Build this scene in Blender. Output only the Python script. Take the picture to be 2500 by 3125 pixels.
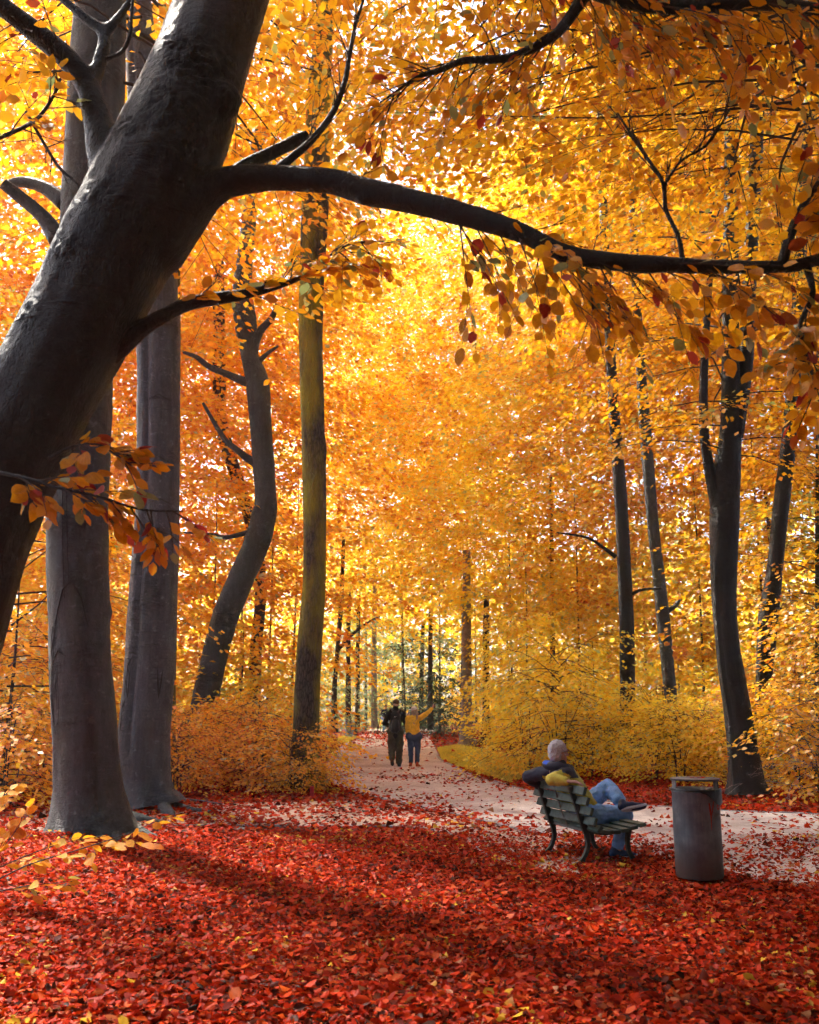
import bpy, bmesh, math, random
import numpy as np
from mathutils import Vector, Matrix, Euler, noise
R = math.radians
random.seed(7); RNG = np.random.default_rng(7)
sc = bpy.context.scene
for o in list(bpy.data.objects): bpy.data.objects.remove(o)
COL = sc.collection

# ---------------------------------------------------------------- camera
CAM_H, FOC, PITCH = 1.556, 3038.0, math.atan(597.5/3038.0)
cd = bpy.data.cameras.new('camera'); cam = bpy.data.objects.new('camera', cd); COL.objects.link(cam)
cd.sensor_fit = 'VERTICAL'; cd.sensor_height = 36.0; cd.lens = 36.0*FOC/3125.0
cd.clip_start = 0.1; cd.clip_end = 2000
cam.location = (0, 0, CAM_H); cam.rotation_euler = (R(90)+PITCH, 0, 0)
cd.dof.use_dof = True; cd.dof.focus_distance = 11.0; cd.dof.aperture_fstop = 4.0
sc.camera = cam

# ---------------------------------------------------------------- sky, sun, exposure
SUN_EL, SUN_AZ = R(52), R(-40)            # azimuth from +Y towards +X: behind the scene, to the left
sd = Vector((math.sin(SUN_AZ)*math.cos(SUN_EL), math.cos(SUN_AZ)*math.cos(SUN_EL), math.sin(SUN_EL)))
w = bpy.data.worlds.new('World'); sc.world = w; w.use_nodes = True
nt = w.node_tree; nt.nodes.clear()
sky = nt.nodes.new('ShaderNodeTexSky'); sky.sky_type = 'NISHITA'; sky.sun_disc = False
sky.sun_elevation = SUN_EL; sky.sun_rotation = SUN_AZ; sky.dust_density = 3.0; sky.air_density = 1.0; sky.ozone_density = 1.0
bg = nt.nodes.new('ShaderNodeBackground'); bg.inputs['Strength'].default_value = 0.14
wo = nt.nodes.new('ShaderNodeOutputWorld')
nt.links.new(sky.outputs[0], bg.inputs[0]); nt.links.new(bg.outputs[0], wo.inputs[0])
sl = bpy.data.lights.new('sun', 'SUN'); sl.energy = 5.0; sl.angle = R(3); sl.color = (1.0, 0.93, 0.82)
so = bpy.data.objects.new('sun', sl); COL.objects.link(so); so.location = (0, 0, 40)
so.rotation_euler = sd.to_track_quat('Z', 'Y').to_euler()
vs = sc.view_settings
vs.view_transform = 'Standard'; vs.look = 'None'; vs.gamma = 1.0; vs.use_curve_mapping = False
vs.exposure = 1.55
cy = sc.cycles
cy.use_adaptive_sampling = True; cy.adaptive_threshold = 0.08; cy.adaptive_min_samples = 12
cy.max_bounces = 8; cy.diffuse_bounces = 4; cy.glossy_bounces = 3; cy.transmission_bounces = 8; cy.transparent_max_bounces = 8
cy.use_denoising = True; cy.caustics_reflective = False; cy.caustics_refractive = False
cy.sample_clamp_indirect = 6.0

# ---------------------------------------------------------------- helpers
CP, SP = math.cos(PITCH), math.sin(PITCH)
def ray(px, py):
    u = (px-1250.0)/FOC; v = (1562.5-py)/FOC
    return Vector((u, CP - v*SP, SP + v*CP))
def at(px, py, Y):                       # the point at distance Y in front of the camera on that line of sight
    d = ray(px, py); return Vector((0, 0, CAM_H)) + d*(Y/d.y)
def gnd(px, py):
    d = ray(px, py); return Vector((0, 0, CAM_H)) + d*(CAM_H/-d.z)

def tag(o, label=None, cat=None, group=None, kind=None):
    if label: o['label'] = label
    if cat: o['category'] = cat
    if group: o['group'] = group
    if kind: o['kind'] = kind
    return o
def empty(name, loc=(0,0,0), rz=0.0):
    o = bpy.data.objects.new(name, None); COL.objects.link(o); o.location = loc; o.rotation_euler = (0,0,rz)
    o.empty_display_size = 0.2
    return o
def link(name, me, parent=None, loc=None, mat=None):
    o = bpy.data.objects.new(name, me); COL.objects.link(o)
    if parent is not None: o.parent = parent
    if loc is not None: o.location = loc
    if mat is not None:
        ms = mat if isinstance(mat, (list, tuple)) else [mat]
        if len(me.materials) == 0:
            for m in ms: me.materials.append(m)
    return o
def copy_tree(o, parent=None):
    c = o.copy(); COL.objects.link(c)
    if parent is not None: c.parent = parent
    for ch in [x for x in bpy.data.objects if x.parent == o]: copy_tree(ch, c)
    return c
def np_mesh(name, verts, faces, smooth=False, mat_idx=None):
    """verts (n,3), faces (m,k) all with k corners"""
    me = bpy.data.meshes.new(name)
    verts = np.asarray(verts, np.float32); faces = np.asarray(faces, np.int32)
    m, k = faces.shape
    me.vertices.add(len(verts)); me.vertices.foreach_set('co', verts.ravel())
    me.loops.add(m*k); me.loops.foreach_set('vertex_index', faces.ravel())
    me.polygons.add(m); me.polygons.foreach_set('loop_start', np.arange(0, m*k, k, dtype=np.int32))
    if smooth: me.polygons.foreach_set('use_smooth', np.ones(m, bool))
    if mat_idx is not None: me.polygons.foreach_set('material_index', np.asarray(mat_idx, np.int32))
    me.update(calc_edges=True)
    return me

class MB:
    """collects shapes into one mesh"""
    def __init__(s): s.v = []; s.f = []; s.m = []
    def add(s, vs, fs, mi=0):
        b = len(s.v); s.v += [tuple(v) for v in vs]
        s.f += [tuple(i+b for i in f) for f in fs]; s.m += [mi]*len(fs)
    def box(s, c, d, rot=None, mi=0, taper=1.0):
        c = Vector(c); hx, hy, hz = d[0]/2, d[1]/2, d[2]/2; vs = []
        for z in (-1, 1):
            k = taper if z > 0 else 1.0
            for x, y in ((-1,-1),(1,-1),(1,1),(-1,1)):
                p = Vector((x*hx*k, y*hy*k, z*hz))
                if rot is not None: p = rot @ p
                vs.append(c+p)
        s.add(vs, [(3,2,1,0),(4,5,6,7),(0,1,5,4),(1,2,6,5),(2,3,7,6),(3,0,4,7)], mi)
    def tube(s, pts, rad, n=8, cap=True, mi=0, closed=False):
        pts = [Vector(p) for p in pts]; m = len(pts)
        if not hasattr(rad, '__len__'): rad = [rad]*m
        t0 = (pts[1]-pts[0]).normalized()
        a = t0.orthogonal().normalized(); vs = []; prev = t0
        for i, p in enumerate(pts):
            if closed: t = (pts[(i+1)%m]-pts[i-1]).normalized()
            else: t = (pts[min(i+1,m-1)]-pts[max(i-1,0)]).normalized()
            q = prev.rotation_difference(t); a = q @ a; prev = t
            a = (a - t*a.dot(t)).normalized(); b = t.cross(a)
            for k in range(n):
                an = 2*math.pi*k/n
                vs.append(p + (a*math.cos(an)+b*math.sin(an))*rad[i])
        fs = []
        for i in range(m if closed else m-1):
            j = (i+1) % m
            for k in range(n):
                l = (k+1) % n
                fs.append((i*n+k, i*n+l, j*n+l, j*n+k))
        if cap and not closed:
            fs.append(tuple(range(n-1,-1,-1))); fs.append(tuple((m-1)*n+k for k in range(n)))
        s.add(vs, fs, mi)
    def capsule(s, p0, p1, r0, r1, n=12, h=4, flat=None, mi=0):
        """closed tapered capsule; flat=(axis, factor) squashes it along a world axis about its line"""
        p0 = Vector(p0); p1 = Vector(p1); d = p1-p0; L = max(d.length, 1e-5); t = d/L if d.length > 1e-5 else Vector((0,0,1))
        a = t.orthogonal().normalized(); b = t.cross(a); rings = []
        for i in range(h+1):
            an = -math.pi/2 + (math.pi/2)*i/h; rings.append((p0 + t*(r0*math.sin(an)), r0*math.cos(an)))
        for i in range(h+1):
            an = (math.pi/2)*i/h; rings.append((p1 + t*(r1*math.sin(an)), r1*math.cos(an)))
        vs = []
        for c, r in rings:
            for k in range(n):
                an = 2*math.pi*k/n; o = (a*math.cos(an)+b*math.sin(an))*max(r, 1e-4)
                vs.append(c+o)
        if flat:
            ax, fac = Vector(flat[0]).normalized(), flat[1]
            for i, v in enumerate(vs):
                q = p0 + t*((v-p0).dot(t)); o = v-q
                vs[i] = q + o - ax*(o.dot(ax))*(1-fac)
        fs = []
        for i in range(len(rings)-1):
            for k in range(n):
                l = (k+1)%n; fs.append((i*n+k, i*n+l, (i+1)*n+l, (i+1)*n+k))
        fs.append(tuple(range(n-1,-1,-1))); fs.append(tuple((len(rings)-1)*n+k for k in range(n)))
        s.add(vs, fs, mi)
    def ell(s, c, r, rot=None, n=16, m=10, mi=0):
        c = Vector(c); vs = []
        for i in range(m+1):
            th = math.pi*i/m - math.pi/2
            th = max(-math.pi/2+0.05, min(math.pi/2-0.05, th))
            for k in range(n):
                an = 2*math.pi*k/n
                p = Vector((r[0]*math.cos(th)*math.cos(an), r[1]*math.cos(th)*math.sin(an), r[2]*math.sin(th)))
                if rot is not None: p = rot @ p
                vs.append(c+p)
        fs = []
        for i in range(m):
            for k in range(n):
                l = (k+1)%n; fs.append((i*n+k, i*n+l, (i+1)*n+l, (i+1)*n+k))
        fs.append(tuple(range(n-1,-1,-1))); fs.append(tuple(m*n+k for k in range(n)))
        s.add(vs, fs, mi)
    def mesh(s, name, smooth=False):
        me = bpy.data.meshes.new(name); me.from_pydata([tuple(v) for v in s.v], [], s.f)
        if any(s.m): me.polygons.foreach_set('material_index', s.m)
        if smooth: me.polygons.foreach_set('use_smooth', [True]*len(me.polygons))
        me.update(); return me
    def build(s, name, mat, parent=None, loc=None, smooth=False, bevel=0.0):
        me = s.mesh(name, smooth); o = link(name, me, parent, loc, mat)
        if bevel > 0:
            md = o.modifiers.new('bevel', 'BEVEL'); md.width = bevel; md.segments = 2; md.limit_method = 'ANGLE'
        return o
    def fused(s, name, voxel, smooth=4, factor=0.5):
        """all shapes grown together into one continuous skin"""
        me = s.mesh(name); o = bpy.data.objects.new('tmp', me)
        ts = bpy.data.scenes.new('workshop'); ts.collection.objects.link(o)
        md = o.modifiers.new('r', 'REMESH'); md.mode = 'VOXEL'; md.voxel_size = voxel; md.use_smooth_shade = True
        if smooth:
            sm = o.modifiers.new('s', 'SMOOTH'); sm.factor = factor; sm.iterations = smooth
        with bpy.context.temp_override(scene=ts, view_layer=ts.view_layers[0]):
            dg = bpy.context.evaluated_depsgraph_get(); ev = o.evaluated_get(dg)
            out = bpy.data.meshes.new_from_object(ev); out.name = name
        bpy.data.objects.remove(o); bpy.data.meshes.remove(me); bpy.data.scenes.remove(ts)
        out.materials.clear()
        return out

def crom(pts, n):
    """Catmull-Rom through rows of numbers, n samples"""
    P = np.asarray(pts, float); P = np.vstack([2*P[0]-P[1], P, 2*P[-1]-P[-2]]); k = len(P)-3
    out = []
    for i in range(n):
        u = i/(n-1)*k; j = min(int(u), k-1); t = u-j
        a, b, c, d = P[j], P[j+1], P[j+2], P[j+3]
        out.append(0.5*((2*b)+(-a+c)*t+(2*a-5*b+4*c-d)*t*t+(-a+3*b-3*c+d)*t**3))
    return np.array(out)
def unit(a): return a/np.maximum(np.linalg.norm(a, axis=-1, keepdims=True), 1e-9)

# ---------------------------------------------------------------- materials
def mat(name):
    m = bpy.data.materials.new(name); m.use_nodes = True; m.node_tree.nodes.clear()
    return m, m.node_tree.nodes, m.node_tree.links
def out(nd, lk, sh, disp=None):
    o = nd.new('ShaderNodeOutputMaterial'); lk.new(sh, o.inputs['Surface'])
def ramp(nd, stops, interp='LINEAR'):
    r = nd.new('ShaderNodeValToRGB'); cr = r.color_ramp; cr.interpolation = interp
    while len(cr.elements) < len(stops): cr.elements.new(0.5)
    for e, (p, c) in zip(cr.elements, stops): e.position = p; e.color = (*c, 1)
    return r
def noise_n(nd, lk, co, scale, detail=4, rough=0.55, dist=0.0):
    n = nd.new('ShaderNodeTexNoise'); n.inputs['Scale'].default_value = scale; n.inputs['Detail'].default_value = detail
    n.inputs['Roughness'].default_value = rough; n.inputs['Distortion'].default_value = dist
    if co is not None: lk.new(co, n.inputs['Vector'])
    return n
def mapping(nd, lk, co, scale):
    m = nd.new('ShaderNodeMapping'); m.inputs['Scale'].default_value = scale; lk.new(co, m.inputs['Vector']); return m.outputs[0]
def mixc(nd, lk, f, a, b, mode='MIX'):
    m = nd.new('ShaderNodeMix'); m.data_type = 'RGBA'; m.blend_type = mode
    for i, x in ((0, f), (6, a), (7, b)):
        if isinstance(x, (int, float)): m.inputs[i].default_value = x
        elif isinstance(x, tuple): m.inputs[i].default_value = (*x, 1)
        else: lk.new(x, m.inputs[i])
    return m.outputs[2]
def mth(nd, lk, op, a, b=0.0, clamp=False):
    m = nd.new('ShaderNodeMath'); m.operation = op; m.use_clamp = clamp
    for i, x in ((0, a), (1, b)):
        if isinstance(x, (int, float)): m.inputs[i].default_value = x
        else: lk.new(x, m.inputs[i])
    return m.outputs[0]
def bump(nd, lk, h, strength, dist):
    b = nd.new('ShaderNodeBump'); b.inputs['Strength'].default_value = strength; b.inputs['Distance'].default_value = dist
    lk.new(h, b.inputs['Height']); return b.outputs[0]
def princ(nd, lk, col, rough=0.6, normal=None, metal=0.0, spec=0.3):
    p = nd.new('ShaderNodeBsdfPrincipled')
    if isinstance(col, tuple): p.inputs['Base Color'].default_value = (*col, 1)
    else: lk.new(col, p.inputs['Base Color'])
    if isinstance(rough, (int, float)): p.inputs['Roughness'].default_value = rough
    else: lk.new(rough, p.inputs['Roughness'])
    p.inputs['Metallic'].default_value = metal; p.inputs['Specular IOR Level'].default_value = spec
    if normal is not None: lk.new(normal, p.inputs['Normal'])
    return p.outputs[0]
def objco(nd): return nd.new('ShaderNodeTexCoord').outputs['Object']
def geo(nd): return nd.new('ShaderNodeNewGeometry')

def plain(name, col, rough=0.7, var=0.25, scale=30, bs=0.2, bd=0.003, spec=0.3, metal=0.0):
    m, nd, lk = mat(name); co = objco(nd); n = noise_n(nd, lk, co, scale, 5)
    c2 = tuple(max(0, x*(1-var)) for x in col); c1 = tuple(min(1, x*(1+var)) for x in col)
    r = ramp(nd, [(0.3, c2), (0.7, c1)]); lk.new(n.outputs[0], r.inputs[0])
    out(nd, lk, princ(nd, lk, r.outputs[0], rough, bump(nd, lk, n.outputs[0], bs, bd), metal, spec)); return m

def leaf_mat(name, stops, trans=0.55, gloss=0.05, clump=0.25, tint=1.15):
    """each leaf takes its own colour from the ramp, drifting slowly through the crown"""
    m, nd, lk = mat(name); g = geo(nd)
    n = noise_n(nd, lk, g.outputs['Position'], 0.55, 2)
    f = mth(nd, lk, 'ADD', g.outputs['Random Per Island'], mth(nd, lk, 'MULTIPLY', mth(nd, lk, 'SUBTRACT', n.outputs[0], 0.5), clump*4), True)
    r = ramp(nd, stops); lk.new(f, r.inputs[0])
    d = nd.new('ShaderNodeBsdfDiffuse'); lk.new(r.outputs[0], d.inputs[0])
    t = nd.new('ShaderNodeBsdfTranslucent')
    lk.new(mixc(nd, lk, 1.0, r.outputs[0], (tint, tint, tint*0.9), 'MULTIPLY'), t.inputs[0])
    mx = nd.new('ShaderNodeMixShader'); mx.inputs[0].default_value = trans
    lk.new(d.outputs[0], mx.inputs[1]); lk.new(t.outputs[0], mx.inputs[2])
    gl = nd.new('ShaderNodeBsdfGlossy'); gl.inputs['Roughness'].default_value = 0.45; gl.inputs[0].default_value = (0.9, 0.9, 0.9, 1)
    m2 = nd.new('ShaderNodeMixShader'); m2.inputs[0].default_value = gloss
    lk.new(mx.outputs[0], m2.inputs[1]); lk.new(gl.outputs[0], m2.inputs[2])
    out(nd, lk, m2.outputs[0]); return m

M = {}
M['leaf_orange'] = leaf_mat('leaf_orange', [(0.0, (0.62,0.16,0.008)), (0.25, (0.85,0.38,0.008)), (0.6, (0.90,0.48,0.010)), (0.92, (0.90,0.57,0.02)), (1.0, (0.48,0.46,0.14))])
M['leaf_gold'] = leaf_mat('leaf_gold', [(0.0, (0.78,0.32,0.008)), (0.3, (0.90,0.50,0.012)), (0.65, (0.92,0.60,0.02)), (0.93, (0.88,0.64,0.035)), (1.0, (0.46,0.50,0.17))])
M['leaf_yellow'] = leaf_mat('leaf_yellow', [(0.0, (0.84,0.50,0.012)), (0.3, (0.92,0.66,0.025)), (0.7, (0.90,0.74,0.04)), (0.9, (0.80,0.72,0.07)), (1.0, (0.45,0.54,0.18))])
M['leaf_amber'] = leaf_mat('leaf_amber', [(0.0, (0.50,0.15,0.008)), (0.3, (0.76,0.38,0.008)), (0.7, (0.82,0.46,0.010)), (0.93, (0.83,0.52,0.02)), (1.0, (0.38,0.42,0.12))])
M['leaf_teal'] = leaf_mat('leaf_teal', [(0.0, (0.60,0.30,0.03)), (0.2, (0.32,0.40,0.14)), (0.6, (0.22,0.40,0.24)), (1.0, (0.42,0.54,0.34))])
M['leaf_ever'] = leaf_mat('leaf_ever', [(0.0, (0.02,0.05,0.025)), (0.6, (0.03,0.07,0.04)), (1.0, (0.06,0.11,0.06))], trans=0.2)
M['leaf_near'] = leaf_mat('leaf_near', [(0.0, (0.30,0.03,0.015)), (0.06, (0.36,0.04,0.02)), (0.09, (0.54,0.23,0.006)), (0.45, (0.64,0.30,0.006)), (0.86, (0.72,0.38,0.01)), (0.92, (0.28,0.30,0.10)), (1.0, (0.22,0.28,0.11))], trans=0.45, clump=0.02)
M['litter'] = leaf_mat('litter', [(0.0, (0.045,0.013,0.006)), (0.20, (0.20,0.015,0.005)), (0.45, (0.42,0.020,0.004)), (0.76, (0.56,0.042,0.005)), (0.91, (0.54,0.085,0.012)), (0.965, (0.40,0.14,0.06)), (0.982, (0.44,0.22,0.11)), (0.989, (0.48,0.20,0.02)), (1.0, (0.62,0.36,0.03))], trans=0.15, clump=0.16, gloss=0.01)

def beech_bark(name, base=(0.15,0.145,0.14), green=0.35, scars=1.0):
    m, nd, lk = mat(name); co = objco(nd)
    n1 = noise_n(nd, lk, co, 2.2, 10, 0.72); n2 = noise_n(nd, lk, mapping(nd, lk, co, (13, 13, 2.2)), 1.0, 7, 0.68)
    n3 = noise_n(nd, lk, co, 42, 5, 0.7); n5 = noise_n(nd, lk, mapping(nd, lk, co, (4, 4, 5.5)), 2.0, 8, 0.7)
    mixn = mth(nd, lk, 'ADD', mth(nd, lk, 'MULTIPLY', n1.outputs[0], 0.40), mth(nd, lk, 'ADD', mth(nd, lk, 'MULTIPLY', n2.outputs[0], 0.35), mth(nd, lk, 'MULTIPLY', n3.outputs[0], 0.25)))
    r = ramp(nd, [(0.36, tuple(x*0.25 for x in base)), (0.48, tuple(x*0.85 for x in base)), (0.56, tuple(x*1.3 for x in base)), (0.68, tuple(min(1, x*2.4) for x in base))])
    lk.new(mixn, r.inputs[0])
    gr = ramp(nd, [(0.46, (0,0,0)), (0.66, (green,)*3)]); n4 = noise_n(nd, lk, mapping(nd, lk, co, (2, 2, 0.5)), 1.3, 4); lk.new(n4.outputs[0], gr.inputs[0])
    c = mixc(nd, lk, gr.outputs[0], r.outputs[0], (base[0]*1.1, base[1]*1.15, base[2]*0.35))
    pl = ramp(nd, [(0.58, (0,0,0)), (0.63, (0.45,)*3)]); lk.new(n5.outputs[0], pl.inputs[0])      # pale lichen flecks
    c = mixc(nd, lk, pl.outputs[0], c, tuple(min(1, x*3.2) for x in base))
    nz = noise_n(nd, lk, mapping(nd, lk, co, (1.2, 1.2, 26)), 1.0, 3, 0.5, 0.4)
    rg = ramp(nd, [(0.60, (0,0,0)), (0.66, (1,1,1)), (0.70, (1,1,1)), (0.76, (0,0,0))]); lk.new(nz.outputs[0], rg.inputs[0])
    nm = noise_n(nd, lk, co, 2.4, 2); msk = ramp(nd, [(0.5, (0,0,0)), (0.6, (1,1,1))]); lk.new(nm.outputs[0], msk.inputs[0])
    ring = mth(nd, lk, 'MULTIPLY', rg.outputs[0], msk.outputs[0])
    c = mixc(nd, lk, mth(nd, lk, 'MULTIPLY', ring, 0.5*scars), c, (base[0]*0.4, base[1]*0.4, base[2]*0.4))
    vo = nd.new('ShaderNodeTexVoronoi'); vo.feature = 'DISTANCE_TO_EDGE'; vo.inputs['Scale'].default_value = 1.0
    wv_ = nd.new('ShaderNodeVectorMath'); wv_.operation = 'ADD'; lk.new(mapping(nd, lk, co, (30, 30, 14)), wv_.inputs[0]); lk.new(n1.outputs[1], wv_.inputs[1]); lk.new(wv_.outputs[0], vo.inputs['Vector'])
    ck_ = ramp(nd, [(0.0, (0.55,)*3), (0.10, (1,1,1))]); lk.new(vo.outputs['Distance'], ck_.inputs[0])
    nk = ramp(nd, [(0.45, (0,0,0)), (0.58, (1,1,1))]); lk.new(n1.outputs[0], nk.inputs[0])
    c = mixc(nd, lk, nk.outputs[0], c, ck_.outputs[0], 'MULTIPLY')
    nw = noise_n(nd, lk, mapping(nd, lk, co, (5, 5, 22)), 1.6, 6, 0.7, 0.6); wm_ = noise_n(nd, lk, co, 1.5, 3)
    wk = ramp(nd, [(0.56, (0,0,0)), (0.66, (1,1,1))]); lk.new(wm_.outputs[0], wk.inputs[0])
    wr_ = ramp(nd, [(0.42, (0.35,)*3), (0.55, (1,1,1))]); lk.new(nw.outputs[0], wr_.inputs[0])
    c = mixc(nd, lk, wk.outputs[0], c, mixc(nd, lk, 1.0, c, wr_.outputs[0], 'MULTIPLY'))
    def sm(*a):
        r_ = a[0]
        for x in a[1:]: r_ = mth(nd, lk, 'ADD', r_, x)
        return r_
    def ml(a, b): return mth(nd, lk, 'MULTIPLY', a, b)
    h = sm(ml(ml(mth(nd, lk, 'MINIMUM', vo.outputs['Distance'], 0.12), nk.outputs[0]), 3.0), ml(n3.outputs[0], 0.75), ml(n2.outputs[0], 0.8), ml(ring, 0.7*scars), ml(n5.outputs[0], 0.5), ml(ml(nw.outputs[0], wk.outputs[0]), 2.2))
    out(nd, lk, princ(nd, lk, c, 0.5, bump(nd, lk, h, 1.0, 0.042), 0, 0.38)); return m
def rough_bark(name, base=(0.085,0.07,0.05), moss=(0.32,0.27,0.02), mossy=0.95):
    m, nd, lk = mat(name); co = objco(nd)
    wob = noise_n(nd, lk, co, 6, 3)
    v = nd.new('ShaderNodeTexVoronoi'); v.feature = 'DISTANCE_TO_EDGE'; v.inputs['Scale'].default_value = 1.0
    mp = mapping(nd, lk, co, (22, 22, 5.5))
    add = nd.new('ShaderNodeVectorMath'); add.operation = 'ADD'; sc_ = nd.new('ShaderNodeVectorMath'); sc_.operation = 'SCALE'
    lk.new(wob.outputs[1], sc_.inputs[0]); sc_.inputs['Scale'].default_value = 1.2
    lk.new(mp, add.inputs[0]); lk.new(sc_.outputs[0], add.inputs[1]); lk.new(add.outputs[0], v.inputs['Vector'])
    r = ramp(nd, [(0.0, tuple(x*0.35 for x in base)), (0.12, base), (0.5, tuple(x*1.5 for x in base))]); lk.new(v.outputs['Distance'], r.inputs[0])
    n = noise_n(nd, lk, mapping(nd, lk, co, (2, 2, 0.6)), 1.0, 5); mr = ramp(nd, [(0.42, (0,0,0)), (0.62, (mossy,)*3)]); lk.new(n.outputs[0], mr.inputs[0])
    c = mixc(nd, lk, mr.outputs[0], r.outputs[0], moss)
    out(nd, lk, princ(nd, lk, c, 0.8, bump(nd, lk, mth(nd, lk, 'MINIMUM', v.outputs['Distance'], 0.3), 0.9, 0.05), 0, 0.2)); return m
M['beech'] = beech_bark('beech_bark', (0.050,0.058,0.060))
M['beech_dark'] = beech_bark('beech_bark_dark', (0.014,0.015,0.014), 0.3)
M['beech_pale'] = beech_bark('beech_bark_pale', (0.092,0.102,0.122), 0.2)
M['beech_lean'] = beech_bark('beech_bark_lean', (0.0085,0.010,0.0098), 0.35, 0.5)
M['rough'] = rough_bark('rough_bark')
M['rough_dark'] = rough_bark('rough_bark_dark', (0.04,0.033,0.028), (0.08,0.08,0.03), 0.3)
M['far_bark'] = plain('far_bark', (0.045,0.037,0.032), 0.85, 0.35, 8, 0.4, 0.03)
M['far_pale'] = plain('far_pale_bark', (0.24,0.21,0.18), 0.85, 0.25, 8, 0.4, 0.03)
M['twig'] = plain('twig_bark', (0.055,0.045,0.038), 0.75, 0.3, 40, 0.3, 0.004)
M['twig_pale'] = plain('bare_twig', (0.32,0.26,0.24), 0.75, 0.3, 40, 0.3, 0.004)

# ---------------------------------------------------------------- ground, path, kerbs
def poly_mask(P, poly):
    x, y = P[:,0], P[:,1]; c = np.zeros(len(P), bool); n = len(poly)
    for i in range(n):
        x1, y1 = poly[i]; x2, y2 = poly[(i+1)%n]
        if y1 == y2: continue
        k = ((y1 > y) != (y2 > y)) & (x < (x2-x1)*(y-y1)/(y2-y1)+x1); c ^= k
    return c
def gxy(l): return [tuple(gnd(*p).xy) for p in l]
near_edge = [(-2.9, 75.0)] + gxy([(1080,2250),(1045,2275),(1008,2310),(992,2350),(1003,2385),(1130,2430),(1250,2455),(1400,2488),(1550,2524),(1780,2574),(2050,2628),(2500,2712)]) + [(7.0, 7.6), (14.0, 6.0)]
far_edge = [(1.9, 75.0)] + gxy([(1314,2250),(1332,2288),(1342,2316),(1397,2344),(1453,2367),(1546,2395),(1650,2420),(1900,2452),(2200,2475),(2500,2487)]) + [(9.0, 13.2), (16.0, 12.4)]
side_far = [(-9.0, 15.2)] + gxy([(0,2475),(440,2462),(700,2452),(1000,2446),(1180,2446),(1400,2492),(1560,2530),(1780,2580)])
side_near = [(-9.0, 11.6)] + gxy([(0,2560),(440,2522),(870,2523),(1250,2526),(1400,2560),(1486,2614),(1652,2659),(1780,2680)])
def strip(name, a, b, n, z, m, kind='structure'):
    A = crom(a, n); B = crom(b, n); v = []; f = []
    nn = 8
    for i in range(n):
        for j in range(nn+1):
            p = A[i]*(1-j/nn) + B[i]*j/nn; v.append((p[0], p[1], z))
    for i in range(n-1):
        for j in range(nn):
            q = i*(nn+1)+j; f.append((q, q+nn+1, q+nn+2, q+1))
    me = np_mesh(name, v, f); o = link(name, me, mat=m)
    bm = bmesh.new(); bm.from_mesh(me); bmesh.ops.recalc_face_normals(bm, faces=bm.faces)
    if bm.faces[0].normal.z < 0: bmesh.ops.reverse_faces(bm, faces=bm.faces)
    bm.to_mesh(me); bm.free()
    if kind: tag(o, kind=kind)
    return o
def soil_mat():
    m, nd, lk = mat('woodland_floor'); g = geo(nd).outputs['Position']
    v = nd.new('ShaderNodeTexVoronoi'); v.inputs['Scale'].default_value = 16; lk.new(g, v.inputs['Vector'])
    r = ramp(nd, [(0.0, (0.05,0.018,0.012)), (0.3, (0.16,0.03,0.015)), (0.6, (0.30,0.045,0.02)), (0.85, (0.34,0.12,0.07)), (1.0, (0.22,0.12,0.07))])
    sp = nd.new('ShaderNodeSeparateColor'); lk.new(v.outputs['Color'], sp.inputs[0]); lk.new(sp.outputs[0], r.inputs[0])
    n = noise_n(nd, lk, g, 0.5, 4)
    c = mixc(nd, lk, mth(nd, lk, 'MULTIPLY', n.outputs[0], 0.5), r.outputs[0], (0.10,0.06,0.04))
    out(nd, lk, princ(nd, lk, c, 0.9, bump(nd, lk, v.outputs['Distance'], 0.6, 0.05), 0, 0.2)); return m
def sand_mat(name, c1, c2, c3):
    m, nd, lk = mat(name); g = geo(nd).outputs['Position']
    n1 = noise_n(nd, lk, g, 0.7, 5, 0.6); n2 = noise_n(nd, lk, g, 60, 3); n3 = noise_n(nd, lk, g, 6, 5)
    r = ramp(nd, [(0.36, c1), (0.5, c2), (0.64, c3)])
    lk.new(mth(nd, lk, 'ADD', mth(nd, lk, 'MULTIPLY', n1.outputs[0], 0.5), mth(nd, lk, 'ADD', mth(nd, lk, 'MULTIPLY', n3.outputs[0], 0.3), mth(nd, lk, 'MULTIPLY', n2.outputs[0], 0.2))), r.inputs[0])
    h = mth(nd, lk, 'ADD', mth(nd, lk, 'MULTIPLY', n2.outputs[0], 0.4), n3.outputs[0])
    out(nd, lk, princ(nd, lk, r.outputs[0], 0.9, bump(nd, lk, h, 0.5, 0.02), 0, 0.15)); return m
M['soil'] = soil_mat()
M['sand'] = sand_mat('path_sand', (0.30,0.245,0.225), (0.50,0.43,0.40), (0.66,0.59,0.56))
M['sand_side'] = sand_mat('side_path_sand', (0.32,0.21,0.16), (0.46,0.33,0.26), (0.56,0.42,0.34))
M['kerb'] = plain('kerb_stone', (0.30,0.28,0.29), 0.8, 0.3, 25, 0.5, 0.01)
M['grass_floor'] = plain('grass_floor', (0.52,0.44,0.04), 0.9, 0.35, 5, 0.4, 0.03)

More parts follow.
